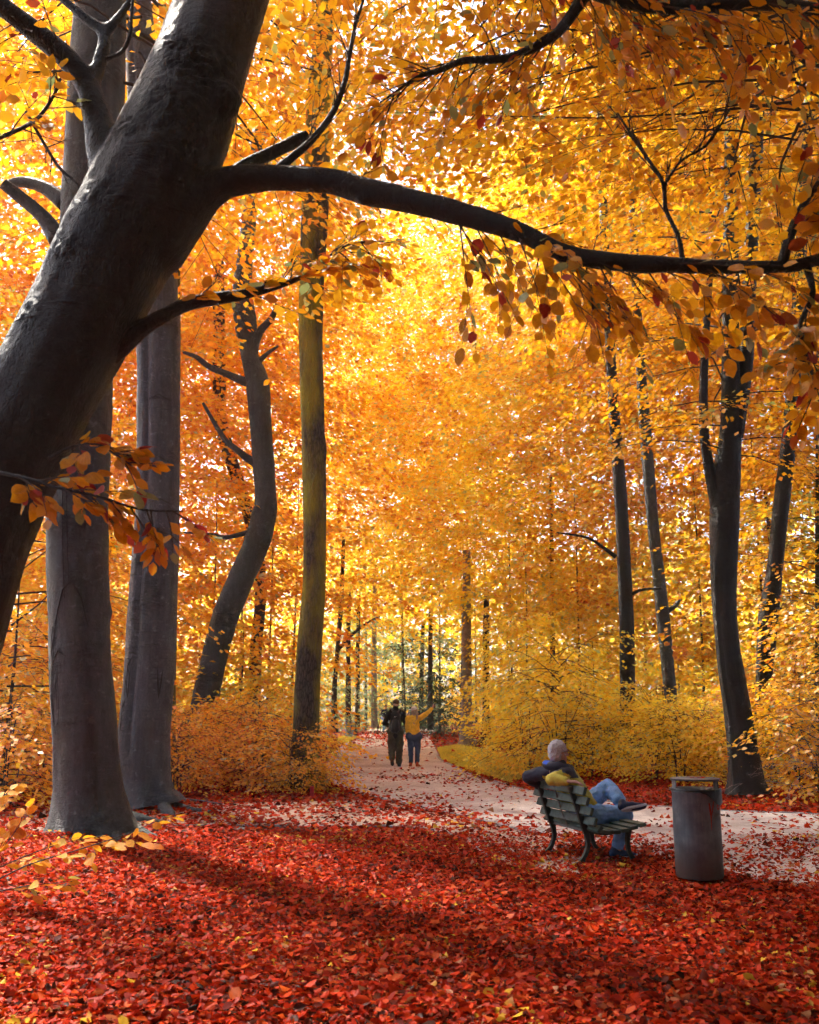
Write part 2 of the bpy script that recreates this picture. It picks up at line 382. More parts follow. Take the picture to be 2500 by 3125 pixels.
gv = [(-400,-60,0),(400,-60,0),(400,500,0),(-400,500,0)]
tag(link('ground', np_mesh('ground', gv, [(0,1,2,3)]), mat=M['soil']), kind='structure')
PATH_POLY = [tuple(p) for p in crom(near_edge, 60)] + [tuple(p) for p in crom(far_edge, 60)[::-1]]
SIDE_POLY = [tuple(p) for p in crom(side_near, 60)] + [tuple(p) for p in crom(side_far, 60)[::-1]]
strip('side_path', side_near, side_far, 60, 0.004, M['sand_side'])
strip('path', near_edge, far_edge, 90, 0.008, M['sand'])
def kerb(edge, i0, i1, n, wdt=0.07, h=0.022):
    P = crom(edge, n)[i0:i1]; mb = MB()
    for i in range(len(P)-1):
        a, b = Vector((*P[i], 0)), Vector((*P[i+1], 0)); d = b-a; L = d.length
        if L < 0.02: continue
        mb.box((a+b)/2 + Vector((0,0,h/2+random.uniform(-0.006,0.004))), (L-0.012, wdt, h), Matrix.Rotation(math.atan2(d.y, d.x)+random.uniform(-0.015,0.015), 3, 'Z'))
    tag(mb.build('kerb', M['kerb'], bevel=0.004), kind='structure')
kerb(near_edge, 30, 78, 90); kerb(far_edge, 18, 76, 90); kerb(side_near, 8, 50, 60)

# grass beside the path
def grass_patch(name, poly, n, label, h=(0.05,0.14)):
    p = np.array(poly); lo, hi = p.min(0), p.max(0)
    c = p.mean(0); k = len(p)
    link_o = link('lawn', np_mesh('lawn', [(x, y, 0.006) for x, y in poly]+[(c[0], c[1], 0.006)], [(i, (i+1)%k, k) for i in range(k)]), mat=M['grass_floor']); tag(link_o, kind='structure')
    P = RNG.uniform(lo, hi, (n*2, 2)); P = P[poly_mask(P, poly)][:n]; m = len(P)
    hgt = RNG.uniform(h[0], h[1], m); an = RNG.uniform(0, 2*math.pi, m); ln = RNG.normal(0, 0.04, (m,2)); wd = 0.012
    b = np.c_[P, np.zeros(m)]
    v = np.stack([b+np.c_[np.cos(an)*wd, np.sin(an)*wd, np.zeros(m)], b-np.c_[np.cos(an)*wd, np.sin(an)*wd, np.zeros(m)], b+np.c_[ln, hgt]], 1).reshape(-1,3)
    tag(link(name, np_mesh(name, v, np.arange(m*3).reshape(-1,3)), mat=M['grass']), label, 'grass', kind='stuff')
M['grass'] = leaf_mat('grass_blades', [(0.0, (0.50,0.46,0.04)), (0.5, (0.72,0.62,0.05)), (1.0, (0.80,0.60,0.06))], 0.4)
grass_patch('grass', gxy([(1337,2288),(1348,2318),(1400,2341),(1460,2364),(1550,2390),(1640,2372),(1600,2335),(1500,2296),(1400,2276)]), 26000, 'yellowing grass beside the bend of the sandy path')
grass_patch('grass', gxy([(1035,2268),(1060,2268),(1095,2253),(1075,2248),(1030,2252)]), 3000, 'small strip of grass beneath the far grey bin')

# ---------------------------------------------------------------- leaves as geometry
HEX = np.array([(0,0,0),(0.30,0.27,0.05),(0.68,0.25,0.05),(1,0,0),(0.68,-0.25,0.05),(0.30,-0.27,0.05)], float)
HEXF = np.array([(0,3,2,1),(0,5,4,3)])
DIA = np.array([(0,0,0),(0.48,0.34,0.05),(1,0,0),(0.48,-0.34,0.05)], float)
DIAF = np.array([(0,2,1),(0,3,2)])
OVAL = np.array([(0,0,0),(0.18,0.20,0.03),(0.5,0.32,0.06),(0.8,0.19,0.03),(1,0,0),(0.8,-0.19,0.03),(0.5,-0.32,0.06),(0.18,-0.20,0.03)], float)
OVALF = np.array([(0,4,3,2,1),(0,7,6,5,4)])
def leaves(name, pos, d, nrm, size, tmpl=DIA, tf=DIAF, curl=0.0, wide=1.0):
    pos = np.asarray(pos, float); d = unit(np.asarray(d, float)); nrm = np.asarray(nrm, float)
    nrm = unit(nrm - d*(nrm*d).sum(1, keepdims=True)); s = np.cross(nrm, d); N = len(pos)
    T = np.repeat(tmpl[None], N, 0).copy(); T[:,:,1] *= wide
    if curl > 0:
        c = RNG.normal(0, curl, (N,1)); T[:,:,2] += c*((T[:,:,0]-0.5)**2*4-0.5); T[:,:,2] *= RNG.normal(1.2, 0.5, (N,1))
    sz = np.asarray(size).reshape(N,1,1)
    v = pos[:,None] + sz*(T[:,:,0:1]*d[:,None] + T[:,:,1:2]*s[:,None] + T[:,:,2:3]*nrm[:,None])
    k = len(tmpl); f = (np.arange(N)[:,None,None]*k + tf[None]).reshape(-1, tf.shape[1])
    return np_mesh(name, v.reshape(-1,3), f)

def litter(name, n, box, dens, label, zmax=0.02, s0=0.05, tilt=0.35, tm=(HEX, HEXF)):
    x0, x1, y0, y1 = box
    P = np.c_[RNG.uniform(x0, x1, n), RNG.uniform(y0, y1, n)]
    P = P[RNG.uniform(0, 1, n) < dens(P)]; m = len(P)
    an = RNG.uniform(0, 2*math.pi, m)
    d = np.c_[np.cos(an), np.sin(an), RNG.normal(0, tilt*0.6, m)]
    nr = np.c_[RNG.normal(0, tilt, (m,2)), np.ones(m)]
    size = RNG.lognormal(math.log(s0), 0.28, m)
    zl = RNG.uniform(0.006, zmax, m)
    for tx, ty, tr in ((-4.25,12.95,0.62),(-4.35,16.5,0.60),(6.3,18.5,0.45),(-2.15,20.2,0.45)):      # heaped against the trunks
        zl += 0.11*np.exp(-np.abs(np.hypot(P[:,0]-tx, P[:,1]-ty)-tr)/0.14)*RNG.uniform(0.1, 1, m)
    pos = np.c_[P, zl]
    me = leaves(name, pos, d, nr, size, tm[0], tm[1], 0.18, 1.15)
    return tag(link(name, me, mat=M['litter']), label, 'leaves', kind='stuff')
def inview(P, k=0.50, b=1.2): return np.abs(P[:,0]) < k*P[:,1]+b
def onpath(P): return poly_mask(P, PATH_POLY)
def onside(P): return poly_mask(P, SIDE_POLY)
_cl = [noise.noise((i*0.37, 3.1, 0)) for i in range(10)]
def patchy(P, s, k=0.0):
    a = np.sin(P[:,0]*s+1.3)+np.sin(P[:,1]*s*1.3+0.4)+np.sin((P[:,0]+P[:,1])*s*0.7+2.1)+np.sin((P[:,0]*1.7-P[:,1])*s*1.9)
    return np.clip(0.5+a*0.22+k, 0, 1)
EDGE = np.vstack([crom(near_edge, 110), crom(far_edge, 110)])
def edge_dist(P):
    out_ = np.empty(len(P))
    for i in range(0, len(P), 20000):
        q = P[i:i+20000]; out_[i:i+20000] = np.sqrt(((q[:,None]-EDGE[None])**2).sum(2).min(1))
    return out_
def d_carpet(P):
    d = np.ones(len(P)); pa = onpath(P); si = onside(P)
    d[si] = 0.22 + 0.5*patchy(P[si], 2.2, -0.05)**1.5
    nb = si & (P[:,0] > 0.3); d[nb] = 0.18 + 0.45*patchy(P[nb], 2.2)
    d[pa] = 0.08 + 0.18*patchy(P[pa], 1.3)**2 + 0.55*np.exp(-edge_dist(P[pa])/0.35)*patchy(P[pa], 3.1, 0.1)
    return d*inview(P)
litter('fallen_leaves', 95000, (-4.5, 4.9, 3.6, 6.4), d_carpet, 'thick carpet of red fallen leaves across the foreground', 0.035, 0.046, 0.45)
litter('fallen_leaves', 225000, (-7.5, 8.5, 6.4, 13.0), d_carpet, 'red fallen leaves round the bench and the stout trunk', 0.035, 0.046, 0.45, (DIA, DIAF))
def d_mid(P):
    d = np.full(len(P), 0.9); pa = onpath(P); si = onside(P)
    d[si] = 0.35 + 0.5*patchy(P[si], 2.2, -0.05)
    d[pa] = np.clip(0.16 + 0.22*patchy(P[pa], 1.1)**2 - 0.009*P[pa][:,1], 0.008, 1) + 0.35*np.exp(-edge_dist(P[pa])/0.4)*patchy(P[pa], 2.7, 0.1)
    return d*inview(P, 0.46, 1.0)
litter('fallen_leaves', 110000, (-13, 13, 13.0, 27.0), d_mid, 'scattered red fallen leaves over path bend and wood edge', 0.03, 0.075, 0.35, (DIA, DIAF))
def d_far(P):
    pa = onpath(P); d = np.full(len(P), 0.8); d[pa] = 0.05; z = pa & (P[:,1] > 40); d[z] = 0.3; z = pa & (P[:,1] > 50); d[z] = 0.9
    return d*inview(P, 0.42, 0)
litter('fallen_leaves', 45000, (-26, 26, 27.0, 68.0), d_far, 'far drift of red fallen leaves where the path ends', 0.03, 0.14, 0.3, (DIA, DIAF))

# ---------------------------------------------------------------- trunks
def limb_points(rows, Y, dY=0.0):
    """rows (py, xl, xr): outline of a stem standing at distance Y; dY = how far it drifts in depth towards its top"""
    out_ = []; y0 = rows[0][0]; y1 = rows[-1][0]
    for py, xl, xr in rows:
        yy = Y + dY*(y0-py)/(y0-y1+1e-9); c = at((xl+xr)/2, py, yy)
        dist = (c-Vector((0,0,CAM_H))).dot(Vector((0,CP,SP)))
        out_.append((c.x, c.y, c.z, (xr-xl)/2/FOC*dist))
    return out_
def stem_mesh(name, P, rings=70, seg=28, flare=0.5, lobes=5, ph=0.0, rough=0.03, grooves=(), ground=True, knots=()):
    C = crom(P, rings); v = []; n = rings
    fr = []; prev = None; a = Vector((1,0,0))
    for i in range(n):
        t = Vector(C[min(i+1,n-1)][:3]) - Vector(C[max(i-1,0)][:3]); t.normalize()
        if ground and C[i][2] < 0.6: t = (t*0.4+Vector((0,0,1))*0.6).normalized()
        a = (a - t*a.dot(t)).normalized(); b = t.cross(a); fr.append((a.copy(), b.copy()))
    off = random.uniform(0, 50)
    def rad(i, th):
        c = C[i]; r = c[3]
        z = c[2]
        if ground and flare > 0:
            lob = 0.5+0.5*math.cos(lobes*th+ph+0.6*math.sin(th*2+ph))
            r *= 1 + flare*math.exp(-max(z,0)/0.22)*(0.35+0.65*lob) + 0.10*flare*math.exp(-max(z,0)/0.9)*(lob)
        q = Vector((math.cos(th)*1.4, math.sin(th)*1.4, z*0.9+off))
        r *= 1 + rough*2.0*noise.noise(q) + rough*0.9*noise.noise(q*3.1)
        for g0, wd, dp, z0, z1 in grooves:
            if z0 < z < z1:
                e = (th-g0+math.pi) % (2*math.pi) - math.pi
                r *= 1 - dp*math.exp(-(e/wd)**2)
        for kz, kt, kr, kh in knots:
            e = (th-kt+math.pi) % (2*math.pi) - math.pi
            r += kh*math.exp(-((z-kz)/kr)**2-((e*c[3])/kr)**2)
        return r
    def surf(i, th, out_=0.0):
        i0 = int(max(0, min(n-1, i))); i1 = min(n-1, i0+1); u = i-i0
        res = Vector((0,0,0))
        for j, wgt in ((i0, 1-u), (i1, u)):
            a, b = fr[j]; r = rad(j, th)+out_
            res += (Vector(C[j][:3]) + (a*math.cos(th)+b*math.sin(th))*r)*wgt
        return res
    for i in range(n):
        for k in range(seg): v.append(surf(i, 2*math.pi*k/seg))
    f = [(i*seg+k, i*seg+(k+1)%seg, (i+1)*seg+(k+1)%seg, (i+1)*seg+k) for i in range(n-1) for k in range(seg)]
    top = len(v); v.append(Vector(C[-1][:3])); f2 = [((n-1)*seg+k, (n-1)*seg+(k+1)%seg, top, top) for k in range(seg)]
    me = bpy.data.meshes.new(name)
    base = Vector((C[0][0], C[0][1], 0))
    me.from_pydata([tuple(p-base) for p in v], [], f+[q[:3] for q in f2]); me.polygons.foreach_set('use_smooth', [True]*len(me.polygons)); me.update()
    return me, base, surf, C
def strokes(mb, surf, base, lines, r=0.006, up=0.0):
    """raised marks that follow the bark: lines of (ring, angle)"""
    for ln in lines:
        pts = []
        for (i0, t0), (i1, t1) in zip(ln[:-1], ln[1:]):
            for q in range(4): pts.append((i0+(i1-i0)*q/4, t0+(t1-t0)*q/4))
        pts.append(ln[-1])
        P = [surf(i, t, up) - base for i, t in pts]
        rr = [r*(0.35+0.65*math.sin(math.pi*min(1,max(0,(k+0.7)/(len(P)+0.4))))) for k in range(len(P))]
        mb.tube(P, rr, 5)

# ---------------------------------------------------------------- crowns
def gen_crown(seed, H=12.0, z0=2.0, rad=4.2, nb=60, leaf=0.092, nsub=9, nsp=5, nl=13, low=0.7, droop=0.25):
    """boughs in tiers, flat sprays of leaves hanging along them; origin at the foot of the tree"""
    rg = np.random.default_rng(seed)
    pos = []; dd = []; nn = []; sz = []; mb = MB()
    for b in range(nb):
        u = (b+rg.uniform(0,1))/nb; h = z0+(H-z0)*u**0.9; az = b*2.39996+rg.normal(0,0.35)
        prof = (low+(1-low)*min(1,u*3))*math.sqrt(max(0.03, 1-max(0,(u-0.35)/0.68)**2))
        L = rad*prof*rg.uniform(0.75,1.2); rise = rg.uniform(0.0,0.9)*(0.35+u)
        hd = np.array([math.cos(az), math.sin(az), 0.0]); sdv = np.array([-math.sin(az), math.cos(az), 0])
        bend = rg.normal(0, 0.4)
        def bp(s): return np.array([0,0,h]) + hd*L*s + sdv*bend*L*s*s + np.array([0,0,1])*L*(rise*s - droop*s*s*1.6)
        mb.tube([bp(s) for s in (0,0.25,0.5,0.75,1.0)], [0.022*L/4+0.004, 0.016*L/4+0.003, 0.010*L/4+0.002, 0.005, 0.002], 5, False)
        for k in range(nsub):
            s = 0.22+0.78*(k+rg.uniform(0,1))/nsub; p0 = bp(s); side = 1 if k % 2 else -1
            yaw = side*rg.uniform(0.3,1.1)*(1 if s < 0.93 else 0.3)
            d0 = hd*math.cos(yaw)+sdv*math.sin(yaw); l2 = L*0.42*(1.15-s*0.7)*rg.uniform(0.6,1.3)+0.25
            dz = rg.uniform(-0.35,0.15)
            def sp(t): return p0 + d0*l2*t + np.array([0,0,1])*l2*(dz*t-0.22*t*t)
            mb.tube([sp(0), sp(0.5), sp(1)], [0.005,0.0035,0.002], 3, False)
            for q in range(nsp):
                t = (q+rg.uniform(0.2,1))/nsp; o = sp(t); ya = rg.normal(0,0.7)
                dx = d0*math.cos(ya)+np.array([-d0[1],d0[0],0])*math.sin(ya); dx[2] = rg.normal(-0.22,0.28)
                dx /= np.linalg.norm(dx); pp = np.array([-dx[1],dx[0],0]); pp /= np.linalg.norm(pp)
                up = np.cross(dx, pp)*np.sign(np.cross(dx,pp)[2]+1e-6) + rg.normal(0,0.22,3)
                ls = rg.uniform(0.4,0.9)
                tt = (np.arange(nl)+rg.uniform(0,1,nl))/nl; sg = np.where(np.arange(nl)%2, 1.0, -1.0)
                off = sg*rg.uniform(0.02,0.30,nl)*ls*(1.1-tt*0.7)
                pos.append(o + dx*(tt*ls)[:,None] + pp*off[:,None] + np.array([0,0,-1])*((tt**2)*ls*0.18 + rg.uniform(-0.04,0.06,nl))[:,None])
                aa = sg*rg.uniform(0.4,1.1,nl)
                dd.append(dx*np.cos(aa)[:,None]+pp*np.sin(aa)[:,None]+np.array([0,0,-1])*rg.uniform(0,0.5,nl)[:,None])
                nn.append(up+rg.normal(0,0.35,(nl,3))); sz.append(leaf*rg.uniform(0.7,1.25,nl))
    return (np.concatenate(pos), np.concatenate(dd), np.concatenate(nn), np.concatenate(sz)), (np.array(mb.v, float), np.array(mb.f, int))

# ---------------------------------------------------------------- stock of crowns, shared by the trees
CR = {}
def stock(key, *a, **k): CR[key] = gen_crown(*a, **k)
stock('tall_a', 11, 12.0, 2.2, 4.3, 62)
stock('tall_b', 12, 12.5, 1.6, 4.0, 60, droop=0.32)
stock('tall_c', 13, 13.0, 3.0, 3.6, 60, droop=0.18)
stock('low_a', 14, 6.5, 0.7, 3.0, 44, 0.085, 8, 4, 13, 0.85, 0.22)
stock('low_b', 15, 6.0, 0.5, 2.8, 40, 0.085, 8, 4, 13, 0.9, 0.3)
stock('shrub_a', 16, 2.1, 0.25, 1.35, 30, 0.074, 6, 3, 13, 0.9, 0.2)
stock('shrub_b', 17, 1.6, 0.15, 1.15, 26, 0.07, 6, 3, 13, 0.9, 0.12)
stock('shrub_c', 18, 2.6, 0.3, 1.5, 34, 0.078, 6, 3, 13, 0.85, 0.25)
NTRI = [0]
def add_crown(root, key, m, z=0.0, s=1.0, rz=0.0, sz=None, keep=None, off=(0,0), more=None, lsz=1.0):
    """each tree gets a crown of its own: leaves thinned and enlarged with distance"""
    Y = root.location.y+off[1]
    if keep is None: keep = (0.5 if key.startswith('shrub') else 0.38) if Y < 25 else 0.30 if Y < 32 else 0.25 if Y < 45 else 0.2 if Y < 58 else 0.15
    A = [[], [], [], []]; BV = []; BF = []; nb = 0
    if more: add_crown(root, key, more[4], more[0], more[1], more[2], None, more[3], off, None, lsz)
    for (zz, ss, rr_, kp) in [(z, s, rz, keep)]:
        pos, d, nn, size = CR[key][0]; nl_ = 13; ksp = math.sqrt(kp)
        idx = np.flatnonzero((np.repeat(RNG.uniform(0, 1, len(pos)//nl_+1) < ksp, nl_)[:len(pos)]) & (RNG.uniform(0, 1, len(pos)) < kp/ksp))
        c, sn = math.cos(rr_), math.sin(rr_); Rm = np.array([[c,-sn,0],[sn,c,0],[0,0,1]])
        A[0].append((pos[idx]*np.array([ss, ss, sz or ss]))@Rm.T + np.array([off[0], off[1], zz])); A[1].append(d[idx]@Rm.T); A[2].append(nn[idx]@Rm.T)
        A[3].append(lsz*size[idx]*(kp**-0.5)*min(ss, 1.35)**0.8)
        if Y < 24 and kp > 0.25:
            bv, bf = CR[key][1]; BV.append((bv*np.array([ss, ss, sz or ss]))@Rm.T + np.array([off[0], off[1], zz])); BF.append(bf+nb); nb += len(bv)
    P = [np.concatenate(a) for a in A]
    tm_ = (HEX, HEXF) if Y < 14.5 else (DIA, DIAF)
    link('crown', leaves('crown', *P, *tm_), root, mat=M[m]); NTRI[0] += 2*len(P[0])
    if BV: link('boughs', np_mesh('boughs', np.concatenate(BV), np.concatenate(BF), True), root, mat=M['twig'])
    return root
def thin_stem(h, r, bend, seed, n=9):
    rr = random.Random(seed); pts = []; rad = []
    bx, by = rr.uniform(-bend, bend), rr.uniform(-bend, bend)
    for i in range(n):
        u = i/(n-1); pts.append((bx*math.sin(u*2.4)*h, by*math.sin(u*2.0)*h, h*u-0.05)); rad.append(r*(1.25 if i == 0 else 1-0.75*u))
    mb = MB(); mb.tube(pts, rad, 9); return mb.mesh('trunk', True)
THIN = {}
def fill_tree(name, label, px, Y, key, m, s=1.0, rz=0.0, z=0.0, r=0.11, group=None, bark='far_bark', sz=None, cat='tree', high=True):
    x = (px-1250)/FOC*Y; root = empty(name, (x, Y, 0)); tag(root, label, cat, group)
    k = (round(r*s,2), key)
    if k not in THIN:
        hh = {'tall_a':11,'tall_b':11.5,'tall_c':12,'low_a':5.8,'low_b':5.4}[key]
        THIN[k] = thin_stem(hh*0.7, r, 0.03, len(THIN)); THIN[k].materials.append(M[bark])
    t = link('trunk', THIN[k], root); t.scale = (1, 1, s); t.location = (0,0,0); t.rotation_euler = (0,0,rz)
    add_crown(root, key, m, z, s, rz, sz, more=(z+8.2*s, s*0.95, rz+2.0, 0.22 if px > 1300 else 0.18, 'leaf_amber' if px > 1150 else 'leaf_orange') if key.startswith('tall') and high else None)
    return root
def stem_tree(name, label, rows, Y, bark, dY=0.0, crown=None, marks=None, branches=(), group=None, cat='tree', **kw):
    me, base, surf, C = stem_mesh('trunk', limb_points(rows, Y, dY), **kw)
    root = empty(name, base); tag(root, label, cat, group)
    t = link('trunk', me, root, mat=M[bark])
    for i, br in enumerate(branches):
        pts = [at(px, py, yy)-base for px, py, yy, w_ in br]; rad = [w_/2/FOC*yy for px, py, yy, w_ in br]
        P = crom([(*p, r_) for p, r_ in zip(pts, rad)], 5*len(br))
        mb = MB(); mb.tube([p[:3] for p in P], [max(0.003, p[3]) for p in P], 10); mb.build('branch', M[bark], root, smooth=True)
    if crown:
        for cr in crown:
            d = dict(cr); key = d.pop('key'); m = d.pop('m'); d.setdefault('keep', 0.16 if Y > 40 else 0.24); d.setdefault('lsz', 0.8); add_crown(root, key, m, **d)
    return root, base, surf, C

# ---------------------------------------------------------------- standing trees, from the front
def zring(C, z): return float(np.argmin(np.abs(C[:,2]-z)))
# A: stout beech with carvings
rootA, bA, sA, CA = stem_tree('beech_tree', 'stout dark beech trunk with carved initials, nearest of the upright trees',
    [(2545,168,404),(2480,172,388),(2380,172,366),(2200,163,350),(2000,155,336),(1800,150,333),(1550,147,328),(1300,150,336),(1000,165,345),(600,190,370),(300,207,377),(0,235,385),(-500,300,420)],
    12.9, 'beech', crown=[dict(key='tall_a', m='leaf_orange', z=7.0, s=1.3, rz=1.0, keep=0.35)], flare=0.34, lobes=7, ph=0.9, rough=0.035, rings=110, seg=48,
    grooves=[(-1.05,0.16,0.14,0.3,6.2),(-0.75,0.10,0.05,0,3)], knots=[(2.75,-0.02,0.09,0.05)],
    branches=[[(180,730,12.9,70),(130,660,12.9,48),(60,600,12.8,42),(10,560,12.7,38)],[(200,620,12.9,60),(140,575,13,45),(70,555,13.1,36),(20,565,13.2,30)]])
CAMT = -math.pi/2
mb = MB()
iz = lambda z: zring(CA, z)
def brow(mb, surf, base, C, z, t, w, h, r=0.008):
    strokes(mb, surf, base, [[(zring(C, z-h), t-w), (zring(C, z), t), (zring(C, z-h), t+w)]], r)
for z, t, w_, h_ in ((4.6,-2.0,0.25,0.02),(4.1,-2.1,0.18,0.02),(3.55,-2.2,0.15,0.01),(3.0,-2.05,0.3,0.015),(0.95,-1.9,0.2,0.02),(0.62,-2.1,0.14,0.01),(0.5,-2.1,0.12,0.01),(1.35,-1.7,0.6,0.015),(2.1,-1.9,0.5,0.02),(5.1,-1.7,0.5,0.03)):
    mb = MB(); strokes(mb, sA, bA, [[(iz(z)+0.0, t-w_), (iz(z)+h_*10, t), (iz(z)-h_*3, t+w_)]], 0.010); mb.build('bark_ring', M['beech'], rootA, smooth=True)
mb = MB()
i0 = iz(2.45)
strokes(mb, sA, bA, [[(i0+5,-1.73),(i0+13,-1.77),(i0+21,-1.74),(i0+23,-1.69),(i0+22,-1.63),(i0+13,-1.61),(i0+7,-1.58)],
    [(i0-2,-2.35),(i0+2,-2.1),(i0+6,-1.8),(i0+7,-1.5),(i0+5,-1.2),(i0+1,-0.95)], [(i0-4,-2.4),(i0-2,-2.0),(i0-3,-1.7)]], 0.014)
mb.build('bark_scar', M['beech_dark'], rootA, smooth=True)
mb = MB(); ic = iz(1.70); circ = [(ic+4.4*math.sin(a), -2.27+0.20*math.cos(a)) for a in np.linspace(0, 2*math.pi, 12)]
strokes(mb, sA, bA, [circ, [(ic-2.2,-2.37),(ic+2.2,-2.36),(ic-0.2,-2.27),(ic+2.2,-2.18),(ic-2.2,-2.17)]], 0.007)
mb.build('carving', M['beech_dark'], rootA, smooth=True)
mb = MB(); ic = iz(2.1)
strokes(mb, sA, bA, [[(ic-9,-2.42),(ic-3,-2.34),(ic+4,-2.20),(ic+5.5,-2.28),(ic+4,-2.38),(ic-1,-2.32),(ic-8,-2.46)],[(ic-1,-2.30),(ic-1,-1.9)]], 0.008)
mb.build('carving', M['beech_dark'], rootA, smooth=True)
# B: pale fluted beech with spreading roots
rootB, bB, sB, CB = stem_tree('beech_tree', 'smooth grey-lavender beech with a long vertical groove and spreading roots, behind the stout carved trunk',
    [(2455,366,540),(2400,358,520),(2250,360,520),(2050,380,530),(1800,395,542),(1500,418,546),(1200,420,549),(1000,418,548),(600,405,520),(200,385,480),(-200,370,450),(-700,380,440)],
    16.4, 'beech_pale', crown=[dict(key='tall_b', m='leaf_orange', z=9.0, s=1.35, rz=2.0, keep=0.35)], flare=0.5, lobes=5, ph=2.4, rough=0.03, rings=110, seg=48,
    grooves=[(-1.95,0.13,0.20,0.8,14),(-1.0,0.2,0.08,0.2,9)], knots=[(4.6,-1.2,0.12,0.05),(6.1,-1.1,0.12,0.05),(5.3,-2.3,0.1,0.045)])
mb = MB(); izb = lambda z: zring(CB, z)
for z, t, w_, h_ in ((5.6,-1.6,0.8,0.05),(4.35,-1.5,0.9,0.03),(3.9,-2.2,0.3,0.02),(3.3,-1.9,0.5,0.02),(2.9,-2.2,0.25,0.01),(2.4,-2.2,0.2,0.01),(4.9,-1.2,0.5,0.03),(6.6,-1.3,0.6,0.04),(3.65,-2.4,0.3,0.01),(2.6,-1.2,0.4,0.01)):
    mb = MB(); strokes(mb, sB, bB, [[(izb(z), t-w_), (izb(z)+h_*14, t), (izb(z), t+w_)]], 0.013); mb.build('bark_ring', M['beech'], rootB, smooth=True)
def letters(root, surf, base, C, z, t, txt, hz=2.4, wt=0.07, r=0.009, m='beech_dark'):
    G = {'N': [[(0,0),(0,1),(1,0),(1,1)]], 'L': [[(0,1),(0,0),(1,0)]], 'E': [[(1,1),(0,1),(0,0),(1,0)],[(0,0.5),(0.8,0.5)]], 'M': [[(0,0),(0,1),(0.5,0.4),(1,1),(1,0)]], 'K': [[(0,0),(0,1)],[(1,1),(0,0.5),(1,0)]], 'V': [[(0,1),(0.5,0),(1,1)]], 'X': [[(0,0),(1,1)],[(0,1),(1,0)]]}
    i = zring(C, z); mb = MB()
    for k, ch in enumerate(txt):
        strokes(mb, surf, base, [[(i+y*hz, t+(k*1.5+x)*wt*2) for x, y in ln] for ln in G[ch]], r)
    mb.build('carving', M[m], root, smooth=True)
letters(rootB, sB, bB, CB, 1.72, -2.35, 'N', 3.0, 0.1); letters(rootB, sB, bB, CB, 1.2, -2.4, 'E', 3.0, 0.1); letters(rootB, sB, bB, CB, 2.1, -2.3, 'K', 2.4, 0.09)
letters(rootB, sB, bB, CB, 1.45, -2.42, 'M', 1.6, 0.08); letters(rootB, sB, bB, CB, 1.75, -0.95, 'V', 4.0, 0.1, 0.012)
mb = MB()
for pts in ([(470,2452,16.2,46),(530,2462,15.7,30),(590,2475,15.3,18),(660,2480,15.1,8)],[(480,2450,16.0,60),(500,2472,15.6,46),(520,2488,15.2,30),(530,2494,15.0,12)],[(440,2452,16.1,40),(420,2468,15.8,24),(400,2478,15.5,8)],[(500,2440,16.3,30),(580,2448,16.1,18),(680,2456,15.9,8)]):
    P = crom([(*(gnd(px, py).xy), 0.02, w_/2/FOC*yy) for px, py, yy, w_ in pts], 14)
    mb.tube([Vector(p[:3])-bB for p in P], [max(0.01, p[3]) for p in P], 8); 
root_me = mb.fused('root', 0.025, 4); link('root', root_me, rootB, mat=M['beech_pale'])
mb = MB()
for pts in ([(360,2520,12.9,70),(410,2540,12.5,46),(450,2552,12.2,24),(490,2558,12.0,8)],[(330,2535,12.7,60),(350,2560,12.3,40),(362,2575,12.0,14)],[(250,2540,12.7,60),(235,2562,12.3,40),(215,2575,12.0,14)],[(200,2530,12.8,56),(165,2545,12.5,36),(130,2552,12.3,12)],[(390,2505,13.0,50),(440,2508,12.9,28),(500,2512,12.8,8)]):
    P = crom([(*(gnd(px, py).xy), 0.05-0.012*k, w_/2/FOC*yy) for k, (px, py, yy, w_) in enumerate(pts)], 14)
    mb.tube([Vector(p[:3])-bA for p in P], [max(0.012, p[3]) for p in P], 9)
link('root', mb.fused('root', 0.022, 3), rootA, mat=M['beech'])
# C: slim rough-barked stem right behind B
stem_tree('oak_tree', 'slim rough-barked trunk half hidden behind the grooved grey beech',
    [(2365,486,540),(2250,492,536),(2000,500,538),(1700,508,544),(1300,514,549),(1000,518,551),(500,520,550),(-300,525,550)], 22.5, 'rough', crown=[dict(key='tall_c', m='leaf_orange', z=8, s=1.2, rz=0.4)], flare=0.25, rough=0.03)
# D: crooked
rootD, bD, sD, CD = stem_tree('beech_tree', 'crooked dark trunk bowing to one side between the grooved beech and the straight mossy trunk',
    [(2345,545,650),(2250,566,655),(2128,588,666),(1905,642,720),(1780,690,772),(1650,746,826),(1560,772,846),(1488,778,842),(1296,762,829),(1169,750,822),(1080,735,785),(977,714,782),(880,712,770),(700,735,780),(400,770,810)],
    26.0, 'beech', crown=[dict(key='tall_a', m='leaf_orange', z=9, s=1.25, rz=2.6)], flare=0.35, rough=0.05, rings=90, seg=32, knots=[(4.0,-2.0,0.2,0.10),(3.2,-2.2,0.18,0.1)],
    branches=[[(765,1130,26,44),(775,1060,26,32),(795,1010,25.9,26),(830,970,25.8,20),(845,930,25.8,14)],[(775,1172,26,34),(735,1160,26,28),(690,1140,26,22),(640,1120,26,20),(600,1090,26,16),(560,1075,26,10)],[(800,1425,26,30),(755,1398,26,25),(720,1370,26,20),(690,1345,26,18),(660,1300,26,14),(620,1230,26,9)],[(785,1110,26,22),(815,1080,26,14),(850,1055,26,8)],[(800,1612,26,20),(755,1625,26,17),(690,1640,26,14),(640,1630,26,10),(560,1625,26,6)]])
